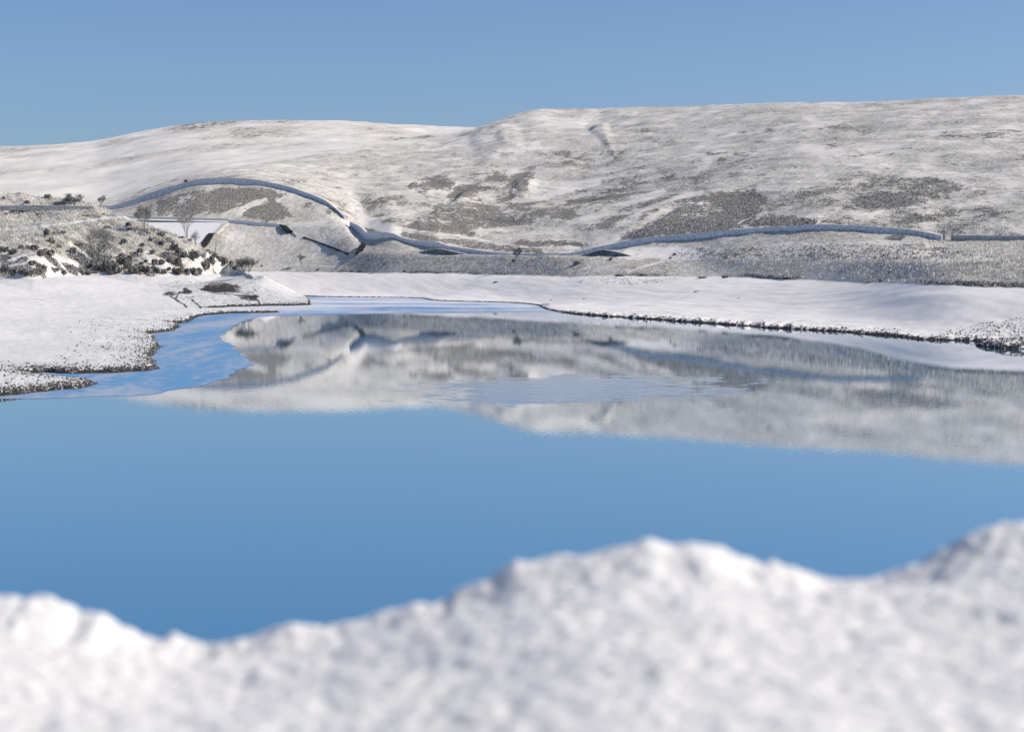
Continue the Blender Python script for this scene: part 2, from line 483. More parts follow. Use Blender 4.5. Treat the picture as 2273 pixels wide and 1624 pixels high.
def build_far():
    Xc = np.concatenate([np.arange(-1700, -421, 32.0), np.arange(-420, 2700.1, 3.3), np.arange(2730, 4000, 32.0)])
    Dr = np.concatenate([np.arange(196, 700, 0.95), np.arange(700, 1000, 2.0), np.arange(1000, 2000, 6.5), np.arange(2000, 3300, 60)])
    X, D = np.meshgrid(Xc, Dr)
    z, Dw, Dh = far_height(X, D)
    x = (X - CX) * D / F
    Y = YH - (z - CAMZ) * F / D
    up = D - Dh[None, :]
    land = smooth(0, 25, D - Dw[None, :])
    # scarps and ravines
    nz = fbm(x / 40, D / 60, 3, 3) * 10
    for pts, A, w, dec in SCARPS:
        pts = [tuple(q) for q in spline(pts, 8)]
        xs = [p[0] for p in pts]; ys = [p[1] for p in pts]
        m = (X > min(xs) - dec * 3) & (X < max(xs) + dec * 3) & (Y > min(ys) - dec * 3) & (Y < max(ys) + dec * 3)
        d, side, tt = seg_dist(X[m], Y[m] + nz[m] * 0.25, pts)
        s = np.where(side > 0, d, -d)                     # positive below-right of the line
        endf = smooth(0, 0.3, tt) * (1 - smooth(0.6, 1.0, tt))
        prof = np.where(s > 0, smooth(0, w, s) * np.exp(-np.maximum(s - w, 0) / dec), 0) - 0.35 * np.exp(-(s / w) ** 2 * 0.7)
        z[m] += A * prof * endf * (1 - smooth(dec * 1.0, dec * 1.8, d)) * smooth(0, 15, D[m] - wall_D(X[m])) * D[m] / F
    # general relief
    hs = smooth(0, 120, D - wall_D(X[0])[None, :])
    z += hs * (fbm(x / 90 + 3, D / 170, 4, 11) * 4.5 * smooth(0, 200, D - wall_D(X[0])[None, :]) * (1 - smooth(-120, 0, D - ridge_D(X[0])[None, :])))
    z += hs * (np.abs(fbm(x / 30 + D / 80, D / 110, 3, 21)) * -2.0 + 0.4) * (1 - smooth(-150, 0, D - ridge_D(X[0])[None, :]))
    z += smooth(0, 20, up) * (fbm(x / 9, D / 14, 4, 5) * 0.55)
    z += land * (1 - smooth(0, 10, up)) * (fbm(x / 22, D / 30, 4, 6) * 0.5 + fbm(x / 3, D / 3, 2, 9) * 0.08 + fbm((x + D * .3) / 2.5, D / 16, 3, 19) * 0.16)
    # shallow low ridges on the right-hand beach and rough ground at the water's edge
    edge = np.exp(-np.abs(D - Dw[None, :] - 5) / 9) * smooth(1180, 1360, X) * (1 - 0.6 * smooth(1760, 1900, X))
    z += edge * (fbm(x / 1.4, D / 1.4, 3, 14) * 0.85)
    # small point of land off the right-hand shore
    tip = [(2165, 767), (2190, 770), (2215, 774), (2300, 775), (2420, 775), (2600, 776), (2600, 762), (2273, 760), (2215, 762)]
    tipw = [tuple(W(a, b, D_of(b, 0))[:2]) for a, b in tip]
    m = (X > 2140) & (D < 250)
    dd, _, _ = seg_dist(x[m], D[m], tipw, True)
    ins = inside(x[m], D[m], tipw)
    zt = np.where(ins, 0.05 + 0.55 * smooth(0, 1.5, dd) + 0.5 * smooth(0, 6, dd), -0.4)
    z[m] = np.maximum(z[m], zt + np.where(ins, fbm(x[m] / 1.5, D[m] / 1.5, 3, 4) * 0.25, 0))
    Y = YH - (z - CAMZ) * F / D

    # ground cover: R heather, G frosted grass, B bare stone
    n1 = fbm(x / 14, D / 40, 4, 31); n2 = fbm(x / 45, D / 120, 3, 41); n3 = fbm(x / 5, D / 22, 4, 43)
    Xn = X + 10 * fbm(x / 8, D / 20, 3, 51); Yn = Y + 7 * fbm(x / 6 + 9, D / 14, 3, 52)
    above = smooth(-1.0, 1.5, up)
    rel = np.clip((D - wall_D(X[0])[None, :]) / (ridge_D(X[0]) - wall_D(X[0]))[None, :], 0, 1)
    grass = np.where(rel <= 0, 0.95, 0.70 - 0.14 * smooth(0.0, 0.9, rel))
    grass = grass + n1 * 0.35 + n2 * 0.2 + n3 * 0.45 + fbm(x / 30, D / 26, 4, 47) * 0.32
    veg = 0.14 + 0.18 * (1 - rel) + n1 * 0.28 + n2 * 0.2 + n3 * 0.2
    veg = np.where(rel <= 0, 0.10 + 0.2 * n1, veg)
    def P(pts, a, s=5, g=0.0):
        s = s * 1.8; a = 0.36 + (a - 0.36) * 1.05
        nonlocal veg, grass
        k = poly_mask(Xn, Yn, pts, s); veg = veg * (1 - k) + k * (a + n1 * 0.35 + n3 * 0.45)
        if g: grass = grass * (1 - k) + k * g
    def E(cx, cy, rx, ry, rot, a, s=0.5):
        a = 0.36 + (a - 0.36) * 0.85
        nonlocal veg
        c, sn = math.cos(math.radians(rot)), math.sin(math.radians(rot))
        u = ((Xn - cx) * c + (Yn - cy) * sn) / rx; v = (-(Xn - cx) * sn + (Yn - cy) * c) / ry
        k = 1 - smooth(1 - s, 1 + s, np.hypot(u, v)); veg = veg * (1 - k) + k * (a + n1 * 0.35 + n3 * 0.45)
    def Wh(pts, w, amt=1.0):
        nonlocal veg, grass
        k = stroke_mask(Xn * 0.7 + X * 0.3, Yn * 0.6 + Y * 0.4, pts, w * 0.9) * amt * np.clip(0.55 + 1.4 * n3 + 0.5 * n2, 0, 0.8); veg = veg * (1 - k) - 0.1 * k; grass = grass * (1 - k) + 0.05 * k
    # left area: slope below the terrace
    k = smooth(480, 520, X) * (1 - smooth(790, 830, X)) * (rel <= 0)
    grass = grass * (1 - k) + k * (0.70 + n1 * 0.5)
    P([(345, 470), (350, 442), (400, 426), (480, 418), (560, 420), (640, 430), (600, 442), (560, 468), (480, 474), (420, 480), (345, 486)], 0.72)
    P([(556, 440), (590, 432), (622, 452), (648, 480), (600, 490), (560, 486), (525, 476), (545, 462)], 0.80)
    E(742, 474, 26, 13, 10, 0.62); E(690, 455, 25, 8, 0, 0.3)
    P([(262, 482), (300, 458), (345, 448), (345, 484)], 0.35, 5, 1.0)
    Wh([(500, 482), (535, 470), (560, 452), (585, 446)], 10, 0.8); Wh([(650, 500), (700, 495), (780, 498)], 8, 0.8)
    P([(889, 508), (945, 474), (995, 452), (1045, 442), (1120, 436), (1180, 440), (1222, 458), (1226, 488), (1150, 496), (1090, 520), (1000, 508)], 0.50, 8)
    P([(920, 499), (1020, 508), (1068, 525), (1010, 520), (950, 512), (905, 508)], 0.88, 4)
    P([(910, 408), (945, 393), (995, 393), (1020, 408), (995, 423), (935, 428), (903, 420)], 0.74)
    P([(1045, 400), (1070, 381), (1108, 383), (1108, 396), (1088, 404)], 0.70)
    P([(1000, 437), (1020, 414), (1058, 406), (1085, 414), (1080, 424), (1033, 440)], 0.76)
    P([(1090, 412), (1133, 393), (1155, 380), (1185, 383), (1187, 412), (1130, 421)], 0.66)
    P([(1350, 541), (1425, 510), (1475, 482), (1525, 453), (1575, 430), (1675, 418), (1700, 443), (1675, 473), (1675, 490), (1625, 509), (1525, 519), (1425, 526)], 0.70, 5)
    P([(1400, 530), (1480, 512), (1560, 500), (1625, 500), (1610, 512), (1525, 519), (1425, 527)], 0.92, 4)
    P([(1660, 502), (1687, 484), (1762, 479), (1812, 490), (1800, 499)], 0.97, 3)
    P([(1133, 540), (1150, 533), (1280, 535), (1297, 545), (1250, 550), (1140, 547)], 0.93, 3)
    E(1985, 440, 140, 20, -9, 0.50); E(2090, 397, 75, 17, 0, 0.50); E(2060, 484, 52, 10, -6, 0.68); E(1300, 452, 130, 28, -12, 0.58); E(1200, 470, 60, 16, -10, 0.5)
    E(1420, 472, 110, 18, -18, 0.56); E(850, 450, 60, 12, 0, 0.42); E(870, 490, 40, 12, 10, 0.5); E(2180, 470, 50, 16, 0, 0.42); E(1850, 415, 120, 14, -6, 0.4)
    E(1590, 350, 90, 14, -4, 0.42); E(1330, 345, 90, 12, -4, 0.38); E(1930, 340, 150, 12, -3, 0.36); E(1090, 340, 90, 10, 0, 0.32); E(1840, 330, 16, 10, -20, 0.7)
    E(2180, 300, 120, 16, -2, 0.42); E(1700, 290, 200, 10, -2, 0.33); E(990, 462, 45, 9, 0, 0.55); E(1480, 400, 90, 14, -8, 0.38)
    E(1150, 392, 22, 7, -20, 1.0); E(1020, 422, 26, 8, -30, 0.95); E(1108, 392, 20, 8, 0, 0.9); E(1540, 500, 110, 14, -8, 0.85); E(990, 506, 60, 7, 8, 0.9)
    for pts in ([(815, 512), (900, 523), (1000, 536), (1100, 550), (1200, 558)],): 
        k = stroke_mask(Xn, Yn, pts, 8); veg = np.maximum(veg, k * 0.62)
    E(1878, 562, 44, 9, -3, 0.98); E(1986, 530, 24, 8, 0, 0.97); E(1952, 563, 30, 7, 0, 0.7)
    # rough stony snow behind the grass bank at right
    k = poly_mask(Xn, Yn, [(1500, 560), (1560, 545), (1700, 545), (1830, 536), (1960, 530), (2090, 545), (2200, 575), (2000, 580), (1500, 574)], 6)
    grass = grass * (1 - k) + (0.50 + 0.3 * n3) * k; veg = veg * (1 - k) + (0.34 + 0.3 * n3) * k
    k = poly_mask(Xn, Yn, [(1370, 574), (1400, 548), (1520, 545), (1560, 560), (1550, 576)], 5); grass = grass * (1 - 0.8 * k); veg = veg * (1 - k) + 0.2 * k
    Wh([(890, 505), (940, 513), (1000, 524), (1100, 537), (1150, 547), (1290, 550)], 3.6)
    Wh([(772, 425), (790, 455), (812, 485), (845, 504), (880, 512)], 13)
    Wh([(690, 402), (735, 408), (800, 415), (870, 428), (940, 436)], 6, 0.7); Wh([(760, 400), (850, 398), (880, 408), (850, 418)], 3, 0.7)
    Wh([(1250, 500), (1325, 478), (1400, 450), (1470, 425)], 7); Wh([(1412, 473), (1500, 440), (1560, 425)], 6, 0.8)
    Wh([(1250, 410), (1310, 400), (1375, 388), (1450, 378)], 7, 0.8); Wh([(1140, 445), (1200, 440), (1260, 425)], 6, 0.9); Wh([(1300, 492), (1360, 470)], 5)
    Wh([(1225, 428), (1290, 415), (1330, 405)], 9, 0.9)
    Wh([(2115, 492), (2128, 470), (2135, 455), (2126, 440), (2145, 413)], 2.0, 0.5); Wh([(1812, 497), (1826, 478), (1835, 470)], 4, 0.5)
    Wh([(2225, 436), (2273, 415), (2400, 380)], 4); Wh([(2227, 493), (2273, 515), (2350, 530)], 8, 0.8); Wh([(1180, 405), (1200, 400), (1190, 415)], 6)
    Wh([(1200, 262), (1290, 275), (1320, 250)], 14, 0.9); Wh([(1640, 498), (1670, 480), (1700, 470)], 3)
    Wh([(1285, 600), (1310, 590), (1330, 584)], 3, 0.8); Wh([(1395, 605), (1440, 590), (1475, 580)], 2.5); Wh([(1330, 604), (1365, 590)], 2.5, 0.9)
    Wh([(640, 590), (700, 587), (760, 592)], 3, 0.8); Wh([(1280, 606), (1340, 602), (1400, 600)], 2.5, 0.7)
    # dark trailing edge of turf at the high-water line
    eg = np.exp(-((up - 1.0) / 1.6) ** 2); veg = np.where(eg > 0.3, np.maximum(veg, 0.45 + 0.9 * n1 + 0.3 * smooth(2000, 2120, X) + 0.0), veg)
    grass = np.clip(grass, 0, 1) * above; veg = np.clip(veg, 0, 1) * above
    stone = 0.30 * smooth(1180, 1260, X) * np.exp(-np.maximum(D - Dw[None, :], 0) / 5)
    stone = np.maximum(stone, 1.0 * (z < 0.20))
    stone = np.maximum(stone, 0.34 * (1 - smooth(0, 9, D - D_of(616, 5.8) + 470 - 470 - 0)) * 0)
    rub = poly_mask(Xn, Yn, [(1225, 612), (1390, 616), (1500, 618), (1520, 624), (1400, 634), (1290, 632), (1235, 622)], 4)
    stone = np.maximum(stone, 0.36 * rub)
    rightb = poly_mask(Xn, Yn, [(2040, 760), (2030, 752), (2110, 730), (2190, 715), (2273, 702), (2700, 690), (2700, 770), (2273, 756), (2160, 762)], 3)
    stone = np.maximum(stone, 0.33 * rightb)
    lip = poly_mask(Xn, Yn, [(1909, 748), (1925, 734), (1960, 726), (2000, 730), (2010, 752)], 3); stone = np.maximum(stone, 0.33 * lip)
    stone *= (1 - above)
    cover = np.stack([veg, grass, stone, np.ones_like(X)], -1)
    R, C = X.shape
    idx = np.arange(R * C).reshape(R, C)
    q = np.stack([idx[:-1, :-1], idx[:-1, 1:], idx[1:, 1:], idx[1:, :-1]], -1).reshape(-1, 4)
    zq = z.ravel()[q].max(1)
    q = q[zq > -0.8]
    V = np.stack([x, D, z], -1).reshape(-1, 3)
    me = mesh_np("hillside", V, q, M_hill, True, cover.reshape(-1, 4))
    o = new_obj("hillside", me)
    tag(o, "snow and heather covered valley side rising from the far shore", None, None, "structure")
    return dict(X=X, D=D, Y=Y, z=z, x=x, cover=cover, Xc=Xc, Dr=Dr, Dw=Dw, Dh=Dh)

FAR = build_far()

# ------------------------------------------------------------------ distant hill on the left
def build_distant():
    Xc = np.concatenate([np.arange(-2600, -700, 40.0), np.arange(-700, 1420, 5.0)])
    sk = curve([(-2600, 420), (-1500, 375), (-700, 352), (-300, 335), (0, 323), (90, 318.5), (200, 310), (300, 291), (400, 275), (480, 267.5), (600, 264.5), (700, 264.5), (800, 268.5), (900, 275), (1000, 280), (1100, 284), (1420, 300)])
    Dr = np.concatenate([np.arange(950, 3300, 9.0), [3400, 3600, 4000]])
    X, D = np.meshgrid(Xc, Dr)
    x1 = Xc
    b0 = ridge_D(x1) * 1.02; y0 = ridge_Y(x1) + 26
    b1 = np.full_like(x1, 3000.0); y1 = sk(x1)
    DD = np.array([b0, b0 * 0.55 + b1 * 0.45, b0 * 0.15 + b1 * 0.85, b1, b1 + 250, b1 + 1100])
    y05 = y0 * 0.50 + y1 * 0.5; y08 = y0 * 0.10 + y1 * 0.90
    YY = [y0, y05, y08, y1]
    ZZ = [CAMZ - (YY[i] - YH) * DD[i] / F for i in range(4)]
    ZZ += [ZZ[3] - 6, ZZ[3] - 90]
    ZZ = np.array([ZZ[0] * 0 - 10, ZZ[0] - 12] + ZZ); DD = np.vstack([b0 * 0.8, b0 * 0.97, DD])
    z = np.empty_like(X)
    for j in range(X.shape[1]): z[:, j] = np.interp(D[:, j], DD[:, j], ZZ[:, j])
    k = 9
    pad = np.pad(z, ((k, k), (0, 0)), mode='edge'); c = np.cumsum(np.vstack([np.zeros((1, z.shape[1])), pad]), 0)
    z = (c[2 * k + 1:] - c[:-2 * k - 1]) / (2 * k + 1)
    x = (X - CX) * D / F
    z += fbm(x / 160, D / 300, 4, 61) * 6 * (1 - smooth(2700, 3000, D)) + fbm(x / 30, D / 60, 3, 62) * 1.6
    Y = YH - (z - CAMZ) * F / D
    n1 = fbm(x / 60, D / 320, 4, 63); n2 = fbm(x / 25, D / 90, 3, 64); n3 = fbm(x / 200 + D / 900, D / 160, 3, 66)
    grass = 0.44 + n1 * 0.40 + n2 * 0.3 + n3 * 0.45
    veg = 0.20 + n1 * 0.3 + n2 * 0.3 + n3 * 0.35
    k = poly_mask(X, Y, [(-100, 440), (-100, 400), (60, 395), (200, 385), (330, 365), (500, 350), (700, 325), (760, 320), (700, 345), (430, 390), (210, 450)], 10)
    grass *= 1 - 0.6 * k; veg *= 1 - 0.7 * k
    cover = np.clip(np.stack([veg, grass, 0 * X, 0 * X + 1], -1), 0, 1)
    R, C = X.shape; idx = np.arange(R * C).reshape(R, C)
    q = np.stack([idx[:-1, :-1], idx[:-1, 1:], idx[1:, 1:], idx[1:, :-1]], -1).reshape(-1, 4)
    me = mesh_np("distant_hill", np.stack([x, D, z], -1).reshape(-1, 3), q, M_far, True, cover.reshape(-1, 4))
    tag(new_obj("distant_hill", me), "broad snow-covered moorland hill on the skyline at left", None, None, "structure")
build_distant()

# ------------------------------------------------------------------ headland on the left
HEAD_SHORE = [(-1600, 1010), (-900, 960), (-420, 915), (-200, 895), (0, 877.5), (75, 872), (140, 864), (175, 861.5), (215, 855.5), (222, 855), (214, 852), (196, 849.5), (150, 845), (100, 838.5), (57, 831.5), (48, 829),
              (100, 827.8), (175, 829), (250, 828), (300, 826), (345, 820), (360, 817), (352, 809), (337, 798), (335, 792), (345, 783), (354, 770), (353, 765), (346, 757), (340, 749), (332, 742.5),
              (345, 739), (370, 736.5), (390, 733.5), (399, 727), (392, 721), (375, 718), (400, 717.3), (417, 716.5), (428, 709), (440, 702.5), (455, 700), (475, 698.5), (520, 695.6), (600, 694), (622, 693.2),
              (600, 691.5), (500, 690.4), (435, 688.2), (470, 683.5), (514, 681), (600, 679), (650, 678.4), (689, 677)]
head_w = [tuple(W(a, b, D_of(b, 0))[:2]) for a, b in HEAD_SHORE]
head_w += [(-50, 470), (-57, 520), (-70, 580), (-100, 640), (-560, 720), (-560, 90)]
HIGH_P = [(-420, 640), (-200, 622), (0, 617), (60, 618.5), (130, 614), (200, 611), (300, 611), (400, 610.5), (500, 608), (545, 611), (562, 620)]
hw_D = curve([(a, D_of(b, 5.8)) for a, b in HIGH_P[:10]] + [(562, 480), (700, 480)])
high_w = [tuple(W(a, b, D_of(b, 5.8))[:2]) for a, b in HIGH_P[:10]] + [(-62, 478)]
hc_Y = curve([(-420, 410), (-200, 418), (0, 427), (60, 430), (107, 435), (150, 439), (200, 453), (235, 462), (262, 478), (300, 489), (350, 505), (400, 526), (437, 543), (487, 570), (525, 592), (548, 606), (575, 618)])
hc_D = curve([(-420, 560), (0, 585), (200, 578), (240, 572), (262, 562), (350, 552), (437, 540), (487, 526), (525, 508), (548, 496), (575, 488)])
pa_Y = curve([(-420, 545), (0, 510), (75, 505), (150, 497.5), (250, 484), (290, 489), (350, 510), (437, 550), (525, 597), (575, 620)])
pa_D = curve([(-420, 505), (0, 545), (150, 547), (250, 550), (350, 545), (437, 534), (525, 505), (575, 486)])
wh_Y = curve([(-420, 468), (0, 464.5), (210, 465), (250, 476), (262, 480), (300, 489.5), (350, 507), (437, 546), (525, 594), (575, 619)])

def build_headland():
    Xc = np.concatenate([np.arange(-1600, -421, 26.0), np.arange(-420, 715, 2.3)])
    Dr = np.concatenate([np.arange(84, 130, 2.0), np.arange(130, 640, 0.75), np.arange(640, 700, 4.0)])
    X, D = np.meshgrid(Xc, Dr)
    x = (X - CX) * D / F
    ds, _, _ = seg_dist(x + fbm(x / 2.2, D / 2.2, 2, 71) * 0.9, D + fbm(x / 3 + 9, D / 3, 2, 72) * 1.2, head_w, True)
    ins = inside(x + fbm(x / 2.2, D / 2.2, 2, 71) * 0.9, D + fbm(x / 3 + 9, D / 3, 2, 72) * 1.2, head_w)
    dh, _, _ = seg_dist(x, D, high_w)
    lipw = 0.9
    lip = 0.40 * smooth(0, lipw, ds)
    inner = 5.44 * (ds / (ds + dh * 1.0 + 1e-6))
    zs = lip + inner - 0.5 * smooth(0, 20, ds) * smooth(0, 20, dh) + 0.0
    z = np.where(ins, zs, -0.4 * smooth(0, 1.2, ds) - 0.8 * smooth(1, 6, ds))
    # bank above the high-water line
    x1 = Xc
    Dh = hw_D(x1); Dc = np.maximum(hc_D(x1), Dh + 4); Dp = np.clip(pa_D(x1), Dh + 1.5, Dc - 2)
    Dwl = Dp * 0.45 + Dc * 0.55
    zc = CAMZ - (hc_Y(x1) - YH) * Dc / F; zp = CAMZ - (pa_Y(x1) - YH) * Dp / F; zw = CAMZ - (wh_Y(x1) - YH) * Dwl / F
    zp = np.maximum(zp, 6.0); zc = np.maximum(zc, zp + 0.1); zw = np.clip(zw, zp, zc)
    rows_D = np.array([Dh, Dp - 1.0, Dp + 2.0 * (Xc < 300), Dwl, Dc, Dc + 35, Dc + 70, Dc + 120])
    rows_D = np.maximum.accumulate(rows_D + np.arange(8)[:, None] * 1e-3, 0)
    rows_Z = np.array([np.full_like(x1, 5.8), zp, zp, zw, zc, zc * 0.55, zc * 0.0 - 2, zc * 0 - 6])
    zb = np.empty_like(X)
    for j in range(X.shape[1]): zb[:, j] = np.interp(D[:, j], rows_D[:, j], rows_Z[:, j])
    up = D - Dh[None, :]
    bank = (up > 0) & (X < 575)
    kx = smooth(575, 548, X) if False else 1 - smooth(552, 575, X)
    z = np.where(bank, np.where(X < 552, zb, zb * kx + z * (1 - kx)), z)
    onb = smooth(0, 12, up) * (X < 560)
    z += onb * (fbm(x / 12, D / 16, 4, 81) * 1.5 + fbm((x + D * 0.6) / 4, D / 14, 3, 83) * 0.9) * (1 - smooth(-3, 12, D - Dc[None, :]))
    z += ins * (fbm(x / 30, D / 40, 3, 84) * 0.9 * smooth(3, 25, ds) * smooth(0, 15, dh) + (fbm(x / 5, D / 7, 3, 86) * 0.16 + fbm((x * .8 + D * .2) / 1.6, D / 9, 3, 88) * 0.07) * smooth(0.5, 5, ds) + fbm(x / 0.9, D / 0.9, 2, 87) * 0.05)
    Y = YH - (z - CAMZ) * F / D
    n1 = fbm(x / 7, D / 12, 4, 91); n2 = fbm((x + 0.55 * D) / 6, D / 30, 3, 92)
    Xn = X + 7 * fbm(x / 5, D / 9, 3, 93); Yn = Y + 4 * fbm(x / 4 + 9, D / 8, 3, 94)
    above = smooth(-1, 2, up + 4 * fbm(x / 3, D / 3, 2, 95)) * (X < 570)
    low = smooth(545, 585, Y)                                        # lower half of the bank
    grass = (0.86 - 0.42 * low + n1 * 0.4 + n2 * 0.5)
    veg = 0.14 + 0.08 * low + n1 * 0.45 + n2 * 0.35
    k = poly_mask(Xn, Yn, [(-50, 605), (-50, 570), (60, 560), (170, 575), (250, 605)], 8); veg = veg + 0.12 * k; grass -= 0.1 * k
    k = poly_mask(Xn, Yn, [(310, 520), (360, 512), (450, 560), (500, 590), (400, 575)], 8); veg = veg + 0.1 * k
    def Wh(pts, w, amt=1.0):
        nonlocal veg, grass
        k = stroke_mask(Xn, Yn, pts, w * 1.1) * amt * np.clip(0.32 + 2.0 * n1, 0, 0.55); veg = veg * (1 - k) - 0.1 * k; grass = grass * (1 - k) + 0.03 * k
    kk = stroke_mask(X, Y, [(-400, 540), (0, 509.5), (75, 504.5), (150, 497), (250, 483), (300, 484)], 3.2); veg *= 1 - kk; grass *= 1 - kk
    Wh([(90, 555), (130, 575), (170, 590)], 7); Wh([(155, 540), (180, 558), (205, 578)], 5, 0.9); Wh([(20, 580), (70, 595), (110, 605)], 5, 0.8)
    Wh([(325, 560), (345, 580), (370, 600)], 7); Wh([(285, 570), (300, 590)], 6, 0.8); Wh([(405, 580), (440, 585), (445, 590)], 7); Wh([(470, 590), (510, 600)], 4)
    Wh([(20, 520), (60, 545), (90, 560)], 6, 0.8); Wh([(0, 545), (40, 556)], 6, 0.7); Wh([(0, 433), (60, 440), (110, 445), (150, 452)], 4, 0.6)
    grass = np.clip(grass, 0, 1) * above; veg = np.clip(veg, 0, 1) * above
    stone = 0.16 + 0.25 * np.exp(-ds / 7) + n1 * 0.18
    stone *= ins
    interior = smooth(12, 30, ds) * smooth(6, 30, dh); stone *= 1 - 0.9 * interior
    stone = np.maximum(stone, 0.33 * np.exp(-np.abs(up) / 25) * (up < 0) * ins + 0 * X)
    stone = np.maximum(stone, 1.0 * (ds < 0.55) * ins)
    stone = np.maximum(stone, 1.0 * (z < 0.32))
    fl = poly_mask(Xn, Yn, [(-20, 798), (60, 800), (250, 806), (340, 815), (300, 824), (100, 826), (-20, 818)], 4); stone = np.maximum(stone, 0.36 * fl)
    spit = poly_mask(Xn, Yn, [(265, 790), (300, 770), (350, 700), (425, 680), (440, 700), (400, 735), (360, 815), (330, 812)], 6); stone = np.maximum(stone, 0.30 * spit)
    tip = 1.12 * poly_mask(Xn, Yn, [(330, 625), (420, 620), (560, 620), (640, 660), (620, 678), (440, 686), (380, 660)], 6); stone = np.maximum(stone, 0.33 * tip)
    for pts, a in (([(355, 655), (380, 644), (400, 647), (410, 636), (426, 646), (446, 660), (425, 662), (400, 657)], 0.60),
                   ([(442, 641), (462, 629), (490, 626), (525, 629), (550, 641), (575, 656), (568, 668), (537, 667), (517, 655), (475, 652), (450, 646)], 0.60)):
        stone = np.maximum(stone, (a + 0.7 * n1) * poly_mask(Xn, Yn, pts, 4))
    for pts in ([(378, 657), (395, 668), (415, 681)], [(425, 664), (446, 683)], [(556, 660), (568, 664), (578, 675)], [(400, 648), (390, 660)]):
        stone = np.maximum(stone, 0.62 * stroke_mask(Xn * .5 + X * .5, Yn * .5 + Y * .5, pts, 2.6))
    stone = np.clip(stone, 0, 1) * (1 - above)
    cover = np.stack([veg, grass, stone, np.ones_like(X)], -1)
    R, C = X.shape; idx = np.arange(R * C).reshape(R, C)
    q = np.stack([idx[:-1, :-1], idx[:-1, 1:], idx[1:, 1:], idx[1:, :-1]], -1).reshape(-1, 4)
    q = q[z.ravel()[q].max(1) > -0.3]
    me = mesh_np("headland", np.stack([x, D, z], -1).reshape(-1, 3), q, M_head, True, cover.reshape(-1, 4))
    tag(new_obj("headland", me), "snowy headland with a scrubby bank reaching into the water at left", None, None, "structure")
    return dict(X=X, D=D, Y=Y, z=z, x=x, cover=cover, Xc=Xc, Dr=Dr, ds=ds, ins=ins)
HEAD = build_headland()

def ground(G, X, Y, near=0.0):
    "first point of grid G seen at X, Y"
    j = int(np.argmin(np.abs(G['Xc'] - X)))
    col = G['Y'][:, j]; d = G['D'][:, j]
    ok = np.where((col <= Y) & (d > near) & (G['z'][:, j] > 0))[0]
    if not len(ok): i = int(np.argmin(np.abs(col - Y)))
    else: i = ok[0]
    return np.array([(X - CX) * d[i] / F, d[i], G['z'][i, j]])
def zfar(X, D):
    j = int(np.argmin(np.abs(FAR['Xc'] - X)))
    return float(np.interp(D, FAR['Dr'], FAR['z'][:, j]))

# ------------------------------------------------------------------ water and ice
def build_water():
    xs = np.linspace(-3000, 3000, 13); 
    xs = np.unique(np.concatenate([xs, np.linspace(-120, 160, 57)]))
    ys = np.unique(np.concatenate([np.linspace(-300, 4000, 12), np.linspace(5, 260, 86), np.linspace(260, 800, 20)]))
    X, Y = np.meshgrid(xs, ys)
    Px = CX + X * F / np.maximum(Y, 5); Py = YH + CAMZ * F / np.maximum(Y, 5)
    u = (Px - 1300) / 420; v = (Py - 866 - 6 * np.sin(Px / 130)) / 34
    r = 1 - smooth(0.35, 1.25, np.hypot(u, v))
    u2 = (Px - 1180) / 220; v2 = (Py - 872) / 34
    r = np.maximum(r, 1 - smooth(0.5, 1.1, np.hypot(u2, v2)))
    r = np.maximum(r, 0.5 * (1 - smooth(0.5, 1.1, np.hypot((Px - 1640) / 200, (Py - 850) / 14))))
    cov = np.stack([r, 0 * r, 0 * r, 0 * r + 1], -1).reshape(-1, 4)
    R, C = X.shape; idx = np.arange(R * C).reshape(R, C)
    q = np.stack([idx[:-1, :-1], idx[:-1, 1:], idx[1:, 1:], idx[1:, :-1]], -1).reshape(-1, 4)
    me = mesh_np("water", np.stack([X, Y, 0 * X], -1).reshape(-1, 3), q, M_water, True, cov)
    tag(new_obj("water", me), "calm blue reservoir water mirroring the hills", None, None, "structure")
build_water()

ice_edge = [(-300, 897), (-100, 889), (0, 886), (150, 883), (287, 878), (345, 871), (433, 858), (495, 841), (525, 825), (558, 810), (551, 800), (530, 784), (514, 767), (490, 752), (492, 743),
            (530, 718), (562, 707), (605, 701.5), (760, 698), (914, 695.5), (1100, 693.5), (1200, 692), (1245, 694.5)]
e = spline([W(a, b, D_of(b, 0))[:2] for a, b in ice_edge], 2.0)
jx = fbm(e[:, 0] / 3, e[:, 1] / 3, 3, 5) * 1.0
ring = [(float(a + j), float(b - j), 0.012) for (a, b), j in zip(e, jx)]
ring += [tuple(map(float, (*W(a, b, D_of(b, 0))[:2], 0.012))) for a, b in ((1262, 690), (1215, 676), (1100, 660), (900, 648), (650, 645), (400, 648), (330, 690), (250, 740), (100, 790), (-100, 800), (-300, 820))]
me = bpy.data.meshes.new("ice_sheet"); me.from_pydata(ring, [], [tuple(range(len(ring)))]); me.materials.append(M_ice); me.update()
tag(new_obj("ice_sheet", me), "thin sky-tinted ice with snow streaks beside the headland", None, None, "structure")

